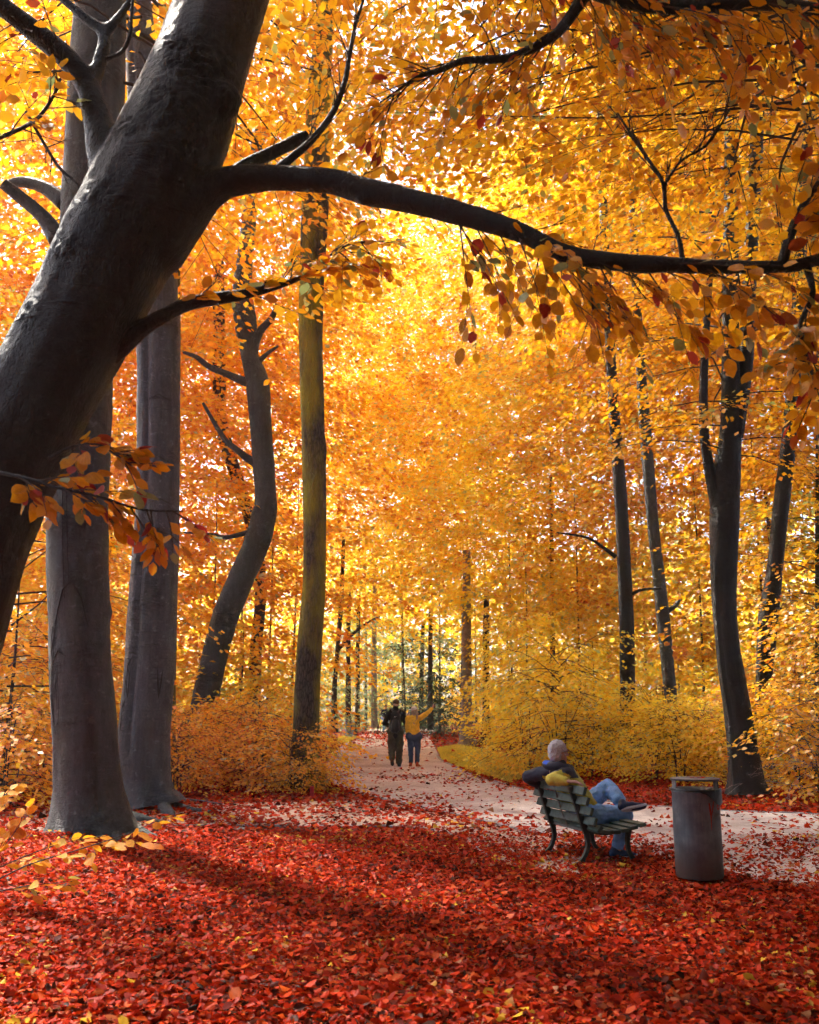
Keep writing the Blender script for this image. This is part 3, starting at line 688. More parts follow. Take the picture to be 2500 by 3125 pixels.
# E: straight mossy
rootE, bE, sE, CE = stem_tree('oak_tree', 'straight mossy rough-barked trunk with a thicket of shrubs round its foot beside the path',
    [(2400,878,985),(2330,888,978),(2150,896,976),(1950,908,985),(1750,925,995),(1400,922,994),(1000,912,985),(620,922,1004),(300,938,1010),(50,962,1020),(-300,985,1035),(-800,1000,1040)],
    20.0, 'rough', crown=[dict(key='tall_b', m='leaf_orange', z=10, s=1.2, rz=0.7)], flare=0.25, rough=0.025, rings=90, seg=36, knots=[(6.7,-0.3,0.14,0.06),(5.0,-1.3,0.1,0.03)])
# right-hand stand
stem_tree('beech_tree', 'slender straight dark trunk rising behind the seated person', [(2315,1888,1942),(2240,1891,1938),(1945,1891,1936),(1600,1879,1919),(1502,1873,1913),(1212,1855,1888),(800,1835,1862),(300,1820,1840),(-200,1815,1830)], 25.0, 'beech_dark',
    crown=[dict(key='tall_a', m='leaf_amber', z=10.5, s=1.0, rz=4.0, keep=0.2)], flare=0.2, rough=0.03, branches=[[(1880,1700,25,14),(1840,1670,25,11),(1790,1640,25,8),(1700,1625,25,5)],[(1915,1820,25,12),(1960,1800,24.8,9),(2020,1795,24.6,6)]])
stem_tree('beech_tree', 'thin leaf-dappled trunk bending between the slender and the heavy leaning trunk', [(2290,2042,2084),(2206,2039,2074),(2093,2025,2064),(1846,2000,2039),(1649,1980,2015),(1466,1964,2000),(1285,1950,1985),(900,1930,1955),(300,1910,1930)], 27.0, 'beech',
    crown=[dict(key='tall_b', m='leaf_amber', z=10.5, s=1.0, rz=5.0, keep=0.2)], flare=0.2, rough=0.05, branches=[[(2030,1870,27,16),(2060,1850,27,14),(2075,1830,27,8)]])
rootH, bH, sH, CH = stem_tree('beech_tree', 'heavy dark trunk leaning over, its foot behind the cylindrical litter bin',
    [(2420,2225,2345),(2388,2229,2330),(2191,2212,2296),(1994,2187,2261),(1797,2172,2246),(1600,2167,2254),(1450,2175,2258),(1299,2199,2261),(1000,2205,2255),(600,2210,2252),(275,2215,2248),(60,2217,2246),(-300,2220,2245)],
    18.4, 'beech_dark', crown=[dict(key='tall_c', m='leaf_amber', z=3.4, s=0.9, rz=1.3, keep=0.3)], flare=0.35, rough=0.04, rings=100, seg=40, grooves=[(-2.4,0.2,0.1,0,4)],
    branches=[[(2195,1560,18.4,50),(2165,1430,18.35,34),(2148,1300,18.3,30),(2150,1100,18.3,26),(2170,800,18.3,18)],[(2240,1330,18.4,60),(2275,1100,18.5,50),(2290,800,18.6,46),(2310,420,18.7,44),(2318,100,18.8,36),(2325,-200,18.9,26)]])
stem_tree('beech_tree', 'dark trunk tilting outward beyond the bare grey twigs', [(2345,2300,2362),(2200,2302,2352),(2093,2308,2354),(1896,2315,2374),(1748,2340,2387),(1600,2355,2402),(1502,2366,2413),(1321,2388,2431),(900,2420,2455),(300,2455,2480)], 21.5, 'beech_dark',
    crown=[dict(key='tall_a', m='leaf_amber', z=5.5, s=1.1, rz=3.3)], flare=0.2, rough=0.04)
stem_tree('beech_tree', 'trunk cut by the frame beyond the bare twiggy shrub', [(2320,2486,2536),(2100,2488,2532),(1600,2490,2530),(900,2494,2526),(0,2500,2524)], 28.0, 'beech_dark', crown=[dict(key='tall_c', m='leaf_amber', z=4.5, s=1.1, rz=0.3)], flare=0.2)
stem_tree('beech_tree', 'thin bare pole of a trunk above the shrubs near the bright clearing', [(2300,1678,1700),(2010,1679,1695),(1910,1678,1693),(1700,1677,1690),(1450,1676,1686)], 44.0, 'far_bark', crown=[dict(key='tall_b', m='leaf_yellow', z=7, s=1.6, rz=0.9)], flare=0.2, rings=40, seg=14)
stem_tree('beech_tree', 'thin snag leaning away from the outward-tilting trunk', [(2300,2440,2470),(1994,2415,2432),(1915,2388,2402),(1800,2362,2376),(1500,2330,2340)], 34.0, 'far_bark', crown=[dict(key='tall_a', m='leaf_amber', z=4, s=1.2, rz=2.3)], flare=0.2, rings=40, seg=14)
stem_tree('beech_tree', 'dim trunk glimpsed through orange leaves just above the crooked bow', [(2320,742,790),(2000,762,800),(1700,772,806),(1300,655,695),(1200,650,690),(800,650,684)], 38.0, 'far_bark', crown=[dict(key='tall_c', m='leaf_orange', z=8, s=1.5, rz=1.9)], flare=0.2, rings=40, seg=14)
# far stand at the end of the path
for rows, Y, bark, key, m, s, lab in (
    ([(2235,1010,1034),(2121,1012,1028),(2000,1022,1036),(1843,1034,1048),(1640,1044,1054)], 50, 'far_bark', 'tall_a', 'leaf_gold', 1.7, 'dark leaning trunk with one arching branch, left of the walkers beyond the green shrub'),
    ([(2225,1054,1072),(2000,1056,1070),(1800,1060,1071)], 60, 'far_bark', 'tall_b', 'leaf_gold', 2.0, 'dark far trunk just above the grey roadside bin'),
    ([(2222,1083,1099),(2000,1086,1098),(1850,1089,1099)], 64, 'far_bark', 'tall_c', 'leaf_gold', 2.0, 'dark far trunk between the roadside bin and the pale trunk'),
    ([(2220,1132,1153),(2000,1134,1150),(1750,1138,1150)], 66, 'far_pale', 'tall_a', 'leaf_yellow', 2.1, 'pale far trunk just left of the cyclist'),
    ([(2222,1112,1122),(2000,1113,1121),(1880,1115,1121)], 74, 'far_bark', 'tall_b', 'leaf_gold', 2.0, 'very thin far trunk beside the pale one'),
    ([(2228,1303,1324),(2100,1306,1321),(1850,1308,1320)], 58, 'far_bark', 'tall_c', 'leaf_gold', 1.9, 'dark far trunk rising behind the pointing hand'),
    ([(2225,1276,1292),(2100,1279,1293),(1900,1286,1297)], 68, 'far_bark', 'tall_a', 'leaf_gold', 2.0, 'slightly leaning far trunk between the walkers and the evergreen'),
    ([(2276,1396,1452),(2255,1402,1442),(2100,1408,1440),(1900,1410,1438),(1680,1413,1436)], 41.5, 'far_pale', 'tall_b', 'leaf_yellow', 1.6, 'grey trunk with flared foot on the far grass verge'),
    ([(2272,1466,1500),(2200,1472,1494),(1950,1474,1494),(1800,1477,1493)], 44, 'far_bark', 'tall_c', 'leaf_yellow', 1.6, 'narrow dark trunk next to the grey flared one')):
    br = [[(1028,1990,50,12),(1060,1950,50,10),(1095,1920,50,8),(1130,1895,50,6),(1160,1882,50,4)]] if 'arching' in lab else ()
    stem_tree('far_tree', lab, rows, Y, bark, crown=[dict(key=key, m=m, z=4.8, s=s, rz=Y)], flare=0.35 if 'flared' in lab else 0.15, rings=40, seg=14, branches=br)

# ---------------------------------------------------------------- trees that fill the wood
FT = [
 (40, 19, 'low_a', 'leaf_orange', 1.0, 'low orange sapling behind the stout carved trunk at the frame edge'),
 (-120, 25, 'tall_b', 'leaf_yellow', 1.0, 'bright yellow-orange tree seen under the leaning trunk at the frame edge'),
 (330, 29, 'tall_b', 'leaf_gold', 1.15, 'golden tree filling the gap between the two grey beeches'),
 (200, 38, 'tall_a', 'leaf_yellow', 1.5, 'yellow tree glowing behind the stout carved trunk'),
 (640, 33, 'tall_b', 'leaf_orange', 1.15, 'orange tree behind the crooked trunk'),
 (470, 42, 'tall_c', 'leaf_orange', 1.6, 'tall orange tree behind the grooved beech'),
 (820, 40, 'tall_a', 'leaf_orange', 1.45, 'tall orange tree between crooked and mossy trunks'),
 (740, 30, 'low_b', 'leaf_orange', 1.1, 'low orange tree in front of the gap by the mossy trunk'),
 (740, 52, 'tall_b', 'leaf_yellow', 1.9, 'far yellow tree behind the crooked trunk'),
 (890, 46, 'tall_c', 'leaf_gold', 1.6, 'golden tree overhanging the path from the mossy trunk side'),
 (1120, 72, 'tall_b', 'leaf_yellow', 2.0, 'yellow tree closing the end of the path'),
 (1230, 76, 'tall_a', 'leaf_yellow', 2.4, 'yellow tree far beyond the walking pair'),
 (1340, 66, 'tall_c', 'leaf_yellow', 2.1, 'yellow tree beyond the dark evergreen'),
 (1560, 48, 'tall_a', 'leaf_yellow', 1.7, 'yellow tree behind the round yellow bush'),
 (1600, 39, 'tall_b', 'leaf_yellow', 1.0, 'slim yellow tree in front of the two trunks on the verge'),
 (1690, 41, 'low_b', 'leaf_yellow', 1.1, 'yellow boughs hanging over the grass verge'),
 (1780, 42, 'low_a', 'leaf_yellow', 1.15, 'spreading yellow tree on the inner bend of the path'),
 (1760, 38, 'tall_b', 'leaf_yellow', 1.25, 'bright yellow tree behind the seated person'),
 (1800, 37, 'low_b', 'leaf_yellow', 1.1, 'low yellow tree beside the slender straight trunk'),
 (1960, 44, 'tall_c', 'leaf_yellow', 1.6, 'tall lemon-yellow tree behind the slender straight trunk'),
 (2060, 37, 'low_a', 'leaf_yellow', 1.2, 'low yellow tree between the slender and heavy trunks'),
 (2130, 34, 'tall_a', 'leaf_amber', 1.25, 'amber tree behind the heavy leaning trunk'),
 (2330, 30, 'low_b', 'leaf_yellow', 1.3, 'low yellow tree behind the outward-tilting trunk'),
 (2400, 40, 'tall_b', 'leaf_amber', 1.5, 'tall amber tree beyond the outward-tilting trunk'),
 (2560, 23, 'low_a', 'leaf_amber', 1.1, 'low amber tree cut by the frame behind the bare shrub'),
 (2620, 33, 'tall_c', 'leaf_amber', 1.4, 'tall amber tree at the frame edge'),
 (2250, 52, 'tall_a', 'leaf_gold', 1.9, 'far golden tree between heavy and tilting trunks'),
 (1850, 60, 'tall_b', 'leaf_gold', 2.1, 'far golden tree above the seated person'),
 (60, 50, 'tall_c', 'leaf_orange', 1.9, 'far orange tree above the leaning trunk at the frame edge'),
 (-150, 34, 'tall_a', 'leaf_orange', 1.4, 'orange tree behind the branches of the leaning trunk'),
 (620, 64, 'tall_a', 'leaf_gold', 2.3, 'far golden tree high behind the long horizontal limb'),
 (2480, 60, 'tall_b', 'leaf_gold', 2.2, 'far golden tree in the top corner of the wood'),
 (330, 37, 'tall_c', 'leaf_orange', 1.5, 'orange crown high between the leaning trunk and its rising limb'),
 (20, 43, 'tall_a', 'leaf_orange', 1.75, 'orange crown in the top corner behind the rising limbs'),
 (-330, 37, 'tall_b', 'leaf_orange', 1.6, 'orange crown cut by the frame behind the rising limbs'),
 (2010, 37, 'tall_b', 'leaf_amber', 1.35, 'amber crown above the slender and dappled trunks'),
 (2330, 35, 'tall_c', 'leaf_amber', 1.4, 'amber crown above the heavy trunk fork'),
 (1400, 53, 'tall_a', 'leaf_yellow', 1.35, 'yellow crown hanging over the far bend of the path'),
 (1240, 61, 'tall_c', 'leaf_yellow', 1.5, 'yellow crown straight above the walking pair'),
 (1560, 57, 'tall_b', 'leaf_yellow', 1.5, 'yellow crown above the round yellow bush'),
 (1090, 55, 'tall_a', 'leaf_yellow', 1.4, 'yellow crown arching over the path beside the mossy trunk'),
 (1490, 50, 'tall_a', 'leaf_amber', 1.3, 'amber crown in the bright gap above the long limb'),
 (1450, 80, 'tall_b', 'leaf_gold', 2.6, 'farthest golden tree under the bright sky gap'),
 (950, 84, 'tall_a', 'leaf_gold', 2.6, 'farthest golden tree behind the mossy trunk'),
]
for i, (px, Y, key, m, s, lab) in enumerate(FT):
    fill_tree('autumn_tree', lab, px, Y, key, m, s, i*1.7, 5.0 if lab.startswith('amber crown') else 3.5 if (850 < px < 1620 and Y > 38) else 0.0, 0.03+0.02*s, 'trees filling the autumn wood', high=Y < 62 and (not (1230 < px < 1720) or lab.startswith('amber crown')) and not (px < 500 and Y < 33) and not (600 < px < 1000 and 36 < Y < 50))

# ---------------------------------------------------------------- shrubs
def shrub(name, label, px, Y, key, m, s=1.0, rz=0.0, sz=None, group=None, stems=7, cat='shrub'):
    x = (px-1250)/FOC*Y; root = empty(name, (x, Y, 0)); tag(root, label, cat, group)
    rr = random.Random(int(px*7+Y*13)); H = {'shrub_a':1.8,'shrub_b':1.35,'shrub_c':2.2,'low_a':3.2,'low_b':3.0}[key]*s
    mb = MB()
    for k in range(stems):
        a = rr.uniform(0, 6.28); l_ = rr.uniform(0.15,0.5)*H; mb.tube([(0.08*math.cos(a), 0.08*math.sin(a), -0.03), (l_*0.35*math.cos(a), l_*0.35*math.sin(a), H*0.45), (l_*math.cos(a+0.3), l_*math.sin(a+0.3), H*rr.uniform(0.8,1.05))], [0.014*s, 0.010*s, 0.003], 5)
    mb.build('stem', M['twig'], root, smooth=True)
    add_crown(root, key, m, 0.0, s, rz, sz); return root
SH = [
 (60, 16.5, 'shrub_a', 'leaf_orange', 1.0, 'small orange shrub at the frame edge beside the stout carved trunk'),
 (180, 21, 'shrub_c', 'leaf_orange', 1.1, 'orange shrub behind the stout carved trunk'),
 (-40, 20, 'shrub_b', 'leaf_gold', 1.1, 'golden shrub at the frame edge under yellow foliage'),
 (350, 20, 'shrub_b', 'leaf_orange', 0.9, 'orange shrub in the gap between the two grey beeches'),
 (330, 25, 'shrub_c', 'leaf_gold', 1.2, 'golden shrub deep between the two grey beeches'),
 (580, 21.5, 'shrub_a', 'leaf_orange', 0.7, 'orange shrub in front of the crooked trunk foot'),
 (690, 23.5, 'shrub_c', 'leaf_orange', 0.68, 'taller orange shrub between crooked trunk and mossy trunk'),
 (760, 20.5, 'shrub_b', 'leaf_orange', 0.72, 'low orange shrub midway to the mossy trunk'),
 (800, 21.5, 'shrub_a', 'leaf_gold', 0.8, 'golden shrub just before the mossy trunk'),
 (900, 19.2, 'shrub_b', 'leaf_orange', 0.75, 'small orange shrub hugging the foot of the mossy trunk'),
 (945, 19.3, 'shrub_b', 'leaf_gold', 0.45, 'small golden shrub on the path side of the mossy trunk'),
 (560, 19.0, 'shrub_b', 'leaf_orange', 0.7, 'little orange shrub by the roots of the grooved beech'),
 (800, 27, 'shrub_c', 'leaf_yellow', 1.1, 'yellow shrub behind the mossy trunk'),
 (985, 50, 'low_a', 'leaf_teal', 0.6, 'pale green shrub leaning over the path at the far bin'),
 (1150, 63, 'low_a', 'leaf_teal', 0.9, 'young tree coloured blue-green for haze behind the pale far trunk'),  # far young trees carry the distance haze in their leaf colour
 (1235, 72, 'low_b', 'leaf_teal', 1.1, 'young tree coloured blue-green for haze straight beyond the walking pair'),
 (1385, 62, 'low_a', 'leaf_teal', 1.0, 'young tree coloured blue-green for haze above the dark evergreen'),
 (1300, 66, 'low_b', 'leaf_ever', 0.9, 'tall dark evergreen behind the walker in mustard'),
 (1085, 68, 'low_a', 'leaf_teal', 1.0, 'young tree coloured blue-green for haze beyond the roadside bin'),
 (1345, 57, 'low_b', 'leaf_ever', 0.60, 'dark evergreen shrub at the end of the path'),
 (1290, 60, 'low_a', 'leaf_ever', 0.5, 'lower dark evergreen shrub behind the walker in the white cap'),
 (1590, 30, 'low_a', 'leaf_yellow', 0.56, 'round bright yellow bush on the inside of the path bend'),
 (1690, 28.5, 'low_b', 'leaf_yellow', 0.5, 'bright yellow-green bush behind the seated person head'),
 (1600, 24.5, 'shrub_c', 'leaf_yellow', 0.85, 'low yellow bush at the edge of the grass'),
 (1700, 23.5, 'shrub_c', 'leaf_yellow', 1.0, 'yellow bush left of the slender straight trunk foot'),
 (1780, 23.5, 'shrub_a', 'leaf_yellow', 0.8, 'yellow bush beyond the seated person knees'),
 (1850, 26.5, 'shrub_c', 'leaf_yellow', 0.8, 'yellow bush at the slender straight trunk'),
 (1970, 22.5, 'shrub_a', 'leaf_yellow', 0.75, 'yellow bush above the crossed shoe of the seated person'),
 (2050, 21.5, 'shrub_b', 'leaf_yellow', 0.85, 'low yellow bush just left of the litter bin top'),
 (2130, 22.5, 'shrub_c', 'leaf_yellow', 0.7, 'yellow bush behind the litter bin'),
 (2210, 21.0, 'shrub_b', 'leaf_yellow', 0.8, 'small yellow bush at the heavy trunk foot'),
 (2390, 20.5, 'shrub_a', 'leaf_gold', 0.8, 'golden bush right beside the heavy trunk foot'),
 (2470, 18.0, 'shrub_b', 'leaf_amber', 1.1, 'low amber bush under the bare twigs'),
 (2440, 23.0, 'shrub_c', 'leaf_amber', 1.2, 'taller amber bush behind the bare twigs'),
 (2560, 20.0, 'shrub_c', 'leaf_amber', 1.2, 'amber bush cut by the frame near the bare shrub'),
 (2010, 28.5, 'shrub_c', 'leaf_yellow', 1.0, 'yellow bush at the dappled bending trunk'),
 (2300, 24.0, 'shrub_a', 'leaf_gold', 1.0, 'golden bush at the outward-tilting trunk'),
]
for i, (px, Y, key, m, s, lab) in enumerate(SH):
    shrub('shrub', lab, px, Y, key, m, s, i*2.1, s*(0.8+0.45*((i*37)%10)/10), 'shrubs along the wood edge')

# far mass of woodland that closes every gap
def distant():
    n = 52000
    x = RNG.uniform(-75, 75, n); y = RNG.uniform(82, 112, n)
    top = 19+5*np.sin(x*0.13+1)+4*np.sin(x*0.31)+2*np.sin(x*0.8)
    z = RNG.uniform(0.0, 1, n)**1.1*top
    d = RNG.normal(0, 1, (n,3)); d[:,2] *= 0.4
    me = leaves('distant_wood', np.c_[x, y, z], d, np.c_[RNG.normal(0,0.6,(n,2)), np.ones(n)], RNG.uniform(0.55, 1.15, n))
    tag(link('distant_wood', me, mat=M['leaf_yellow']), 'distant mass of golden woodland behind all the trees', 'woodland', kind='stuff')
distant()

# unseen dark foliage added behind and beside the camera to block fill light
def around():
    n = 18000
    az = RNG.uniform(R(38), R(255), n); rr_ = RNG.uniform(10, 24, n)
    x = np.sin(az)*rr_; y = np.cos(az)*rr_ + 2.0
    z = 1.0 + RNG.uniform(0, 1, n)**0.8*(17+3*np.sin(az*9)+2*np.sin(az*23))
    d = RNG.normal(0, 1, (n,3)); d[:,2] *= 0.4
    me = leaves('sky_block_wood', np.c_[x, y, z], d, np.c_[RNG.normal(0,0.6,(n,2)), np.ones(n)], RNG.uniform(0.8, 1.45, n))
    tag(link('sky_block_wood', me, mat=M['leaf_ever']), 'unseen ring of dark evergreen foliage added to block sky light', 'woodland', kind='stuff')
around()

print('crown tris', NTRI[0])

# ---------------------------------------------------------------- the leaning beech in front
LB = empty('leaning_beech', gnd(-285, 3105)); base = LB.location.copy()
tag(LB, 'huge dark beech leaning in from the frame edge with a long limb reaching right across', 'tree')
def pr(rows):
    o = []
    for px, py, yy, hw in rows:
        c = at(px, py, yy); dist = (c-Vector((0,0,CAM_H))).dot(Vector((0,CP,SP))); o.append((*(c-base), hw/FOC*dist))
    return o
def chain(mb, rows, n):
    P = crom(pr(rows), n)
    for a, b in zip(P[:-1], P[1:]): mb.capsule(a[:3], b[:3], max(a[3],0.004), max(b[3],0.004), 14, 3)
    return P
trunk_rows = [(-285,3105,5.0,215),(-275,2600,5.0,195),(-235,2200,5.0,182),(-150,1850,5.0,176),(-45,1560,5.0,170),(88,1270,5.0,166),(222,1020,5.0,166),(335,800,5.0,172),(440,610,5.0,178),(525,430,5.0,168),(590,260,5.05,152),(655,75,5.1,137),(730,-130,5.2,125),(860,-420,5.4,105),(980,-800,5.6,80)]
right_limb = [(470,740,5.0,110),(555,650,4.98,88),(625,590,4.96,64),(700,556,4.95,49),(826,543,4.9,42),(1014,553,4.85,39),(1116,585,4.8,40),(1304,625,4.75,37),(1449,667,4.7,35),(1594,712,4.65,33),(1710,768,4.6,32),(1884,800,4.6,29),(2101,810,4.6,26),(2377,815,4.65,23),(2500,790,4.7,20),(2700,740,4.8,16),(2950,680,4.9,9)]
left_limb = [(410,660,5.0,105),(345,510,5.0,72),(298,370,5.0,47),(270,268,5.0,38),(205,178,4.95,34),(110,100,4.9,32),(0,15,4.8,30),(-150,-90,4.7,26),(-400,-250,4.6,15)]
left_fork = [(270,268,5.0,30),(305,190,5.05,22),(318,105,5.1,20),(260,55,5.1,17),(180,-15,5.1,15),(60,-130,5.1,11),(-60,-260,5.1,6)]
mb = MB()
chain(mb, trunk_rows, 60); PR = chain(mb, right_limb, 60); PL = chain(mb, left_limb, 34); chain(mb, left_fork, 22)
chain(mb, [(318,105,5.1,19),(365,50,5.15,14),(415,-25,5.2,12),(470,-120,5.3,7)], 10)
for px, py, yy, r_ in ((672,306,4.90,70),(322,655,4.80,36),(1109,606,4.78,26)):
    c = at(px, py, yy)-base; q = r_/FOC*yy; mb.ell(c, (q, q*0.8, q))
tm = mb.fused('trunk', 0.0165, 7, 0.5)
# bark wrinkles and muscle-like swelling are real relief
n = len(tm.vertices); co = np.empty(n*3, np.float32); tm.vertices.foreach_get('co', co); co = co.reshape(-1,3)
nr = np.empty(n*3, np.float32); tm.vertices.foreach_get('normal', nr); nr = nr.reshape(-1,3)
wr = [(at(px,py,4.75)-base, r_/FOC*4.9, amp, Vector((ax,0.0,az))) for px, py, r_, amp, ax, az in ((545,130,105,1.0,0.35,0.94),(640,200,150,1.0,0.3,0.95),(500,330,90,0.8,0.5,0.85),(560,330,80,0.6,0.5,0.85),(395,395,60,1.0,0.2,1.0),(330,610,85,1.0,0.8,0.6),(210,760,80,0.9,0.5,0.85),(90,960,70,0.7,0.5,0.85),(520,480,120,0.5,0.5,0.85),(620,620,70,0.6,0.7,-0.7))]
dsp = np.zeros(n)
for i in range(n):
    p = Vector(co[i]); d = 0.012*noise.noise(p*2.3)+0.006*noise.noise(p*6.0)+0.0018*noise.noise(p*21)
    thick = 1.0
    for c, r_, amp, ax in wr:
        q = (p-c).length/r_
        if q < 1.6:
            wgt = math.exp(-(q*1.3)**2)*amp
            ph = p.dot(ax)*85 + 3.5*noise.noise(p*5.0) + 2.0*noise.noise(p*13)
            d += wgt*(0.024*(abs(math.sin(ph*0.5))**0.6-0.6)*(0.5+noise.noise(p*9)) + 0.017*noise.noise(p*28) + 0.009*noise.noise(p*60))
    dsp[i] = d
# thin limbs move less than the trunk
lim = np.clip((co[:,2] - co[:,2].min())*0+1.0, 0.4, 1); co += nr*(dsp*lim)[:,None]
tm.vertices.foreach_set('co', co.ravel()); tm.update()
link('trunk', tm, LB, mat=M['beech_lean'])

BRANCH = {}
def near_branch(name, rows, n=26):
    P = crom(pr(rows), n); mb = MB(); mb.tube([p[:3] for p in P], [max(0.0025, p[3]*(1+0.10*noise.noise(Vector(p[:3])*9))) for p in P], 10)
    mb.build('branch', M['beech_lean'], LB, smooth=True); BRANCH[name] = P; return P
near_branch('low', [(330,1080,5.0,44),(430,1005,5.0,26),(510,958,5.0,22),(593,922,5.05,21),(733,900,5.1,18),(848,871,5.2,12),(920,845,5.25,8),(985,800,5.3,6),(1050,752,5.4,4),(1120,735,5.5,2.5)])
near_branch('stub', [(690,545,5.15,24),(760,500,5.2,21),(840,462,5.25,20),(900,432,5.3,19),(937,412,5.32,14)], 14)
near_branch('up', [(822,540,4.9,20),(880,490,4.92,13),(950,430,4.95,11),(1015,345,5.0,10),(1052,250,5.05,8.5),(1070,150,5.1,7),(1090,60,5.15,5),(1130,-60,5.2,3)])
near_branch('top', [(700,-60,5.2,70),(900,-190,5.15,45),(1300,-200,5.0,36),(1700,-80,4.8,30),(1900,0,4.7,26),(2100,22,4.65,24),(2300,8,4.6,22),(2600,50,4.6,16),(2900,150,4.6,8)], 34)
near_branch('fork', [(1800,-40,4.75,22),(1714,87,4.8,16),(1640,140,4.85,14),(1540,178,4.9,13),(1417,185,4.95,11),(1340,215,5.0,9),(1270,238,5.05,6),(1180,300,5.1,3)])
near_branch('side', [(2385,815,4.65,18),(2405,740,4.62,15),(2440,650,4.6,13),(2490,570,4.6,11),(2600,470,4.6,7)], 16)
near_branch('brush', [(2085,806,4.6,9),(2070,720,4.6,7),(2032,640,4.62,6.5),(2025,560,4.6,6),(1980,490,4.62,5),(1935,425,4.65,4),(1885,345,4.7,2.5)], 18)
near_branch('brush_b', [(2025,570,4.6,5),(2080,490,4.6,4),(2160,440,4.6,4),(2230,330,4.6,2.5)], 12)
near_branch('arc', [(-160,470,4.9,8),(0,420,4.9,7),(110,365,4.9,6),(165,290,4.9,5),(185,240,4.9,4)], 14)
near_branch('arc_b', [(80,340,4.95,5),(130,430,4.95,5),(180,510,4.95,5),(230,555,4.95,4),(260,600,4.95,3)], 14)
near_branch('curl', [(325,180,5.05,7),(370,160,5.05,6),(396,110,5.05,6),(402,40,5.05,5),(408,-30,5.05,4)], 12)
near_branch('spray', [(-260,1500,4.6,9),(-80,1440,4.55,7),(60,1455,4.5,6),(180,1490,4.5,5),(300,1515,4.5,4.5),(430,1555,4.5,3.5),(560,1560,4.5,2)], 20)
near_branch('spray_b', [(150,1400,4.75,7),(215,1365,4.7,5),(290,1355,4.65,4),(350,1385,4.6,3),(400,1420,4.55,2)], 12)
near_branch('drop', [(2460,805,4.7,12),(2480,900,4.6,9),(2440,1000,4.5,7),(2470,1120,4.45,5),(2510,1200,4.4,3)], 14)

LEAF = []                        # (pos, dir, normal, size) of every leaf on this tree, in its own frame
twigs = MB()
def twig(o, d, L, nl, size, r0=0.006, droop=0.2, rg=random):
    o = np.array(o, float); d = unit(np.array(d, float)); side = np.cross(d, [0,0,1]); side = side/(np.linalg.norm(side)+1e-6)
    bend = rg.uniform(-0.35,0.35)
    def tp(t): return o + d*L*t + side*bend*L*t*t*0.6 + np.array([0,0,-1])*droop*L*t*t
    pts = [tp(t) for t in np.linspace(0,1,6)]; twigs.tube(pts, [r0*(1-0.8*t) for t in np.linspace(0,1,6)], 5)
    for k in range(nl):
        t = 0.18+0.82*(k+rg.uniform(0.2,0.8))/nl; p = tp(t); sg = 1 if k % 2 else -1
        if k == nl-1: aa = 0.1
        else: aa = sg*rg.uniform(0.5,1.1)
        dl = d*math.cos(aa)+side*math.sin(aa)+np.array([0,0,-1])*rg.uniform(0.0,0.7)
        up = np.cross(side, d); up = up*np.sign(up[2]+1e-9)+np.array([rg.gauss(0,0.5),rg.gauss(0,0.5)-0.25,rg.gauss(0,0.3)])
        LEAF.append((p + unit(dl)*0.012, dl, up, size*rg.uniform(0.72,1.22)))
    return tp
rg = random.Random(21)
def dress(key, u0, u1, n, L=(0.25,0.6), nl=(4,8), size=0.105, up=(-0.6,0.7), sub=2, P=None, yb=(-0.5,0.5)):
    P = BRANCH[key] if P is None else P
    for i in range(n):
        u = u0+(u1-u0)*(i+rg.random())/n; f = u*(len(P)-1); j = min(int(f), len(P)-2); w_ = f-j
        p = P[j][:3]*(1-w_)+P[j+1][:3]*w_; t = unit(P[j+1][:3]-P[j][:3])
        d = t*rg.uniform(0.2,1.0)+np.array([rg.uniform(-0.35,0.35), rg.uniform(*yb), rg.uniform(*up)])
        l_ = rg.uniform(*L); tp = twig(p, d, l_, rg.randint(*nl), size, 0.005)
        for s in range(sub):
            tt = rg.uniform(0.3,0.9); dd_ = unit(d)+np.array([rg.uniform(-0.8,0.8), rg.uniform(-0.6,0.6), rg.uniform(-0.5,0.3)])
            twig(tp(tt), dd_, l_*rg.uniform(0.35,0.7), max(2, rg.randint(*nl)-2), size, 0.003)
RL = PR
dress('r', 0.46, 0.98, 46, (0.25,0.65), (5,8), 0.086, (-1.1,0.4), 2, RL)
dress('top', 0.30, 0.98, 50, (0.3,0.6), (5,8), 0.086, (-1.0,0.2), 2)
dress('fork', 0.10, 1.0, 24, (0.25,0.5), (5,8), 0.085, (-0.7,0.5), 1)
dress('side', 0.1, 1.0, 16, (0.25,0.5), (5,8), 0.086, (-0.6,0.6), 2)
dress('drop', 0.1, 1.0, 12, (0.2,0.45), (5,8), 0.086, (-0.6,0.3), 2)
dress('low', 0.32, 0.5, 5, (0.1,0.25), (3,5), 0.095, (-0.5,0.3), 1)
dress('low', 0.55, 1.0, 12, (0.15,0.4), (5,8), 0.085, (-0.5,0.4), 2)
dress('spray', 0.28, 1.0, 15, (0.10,0.26), (4,6), 0.085, (-1.3,0.5), 1, None, (-0.3,0.3))
dress('spray_b', 0.2, 1.0, 10, (0.08,0.2), (3,5), 0.09, (-0.8,0.5), 1, None, (-0.3,0.3))
dress('l', 0.5, 0.95, 8, (0.25,0.5), (3,6), 0.09, (-0.9,0.2), 1, PL)
dress('arc', 0.1, 1.0, 6, (0.2,0.4), (3,6), 0.09, (-0.7,0.4), 1)
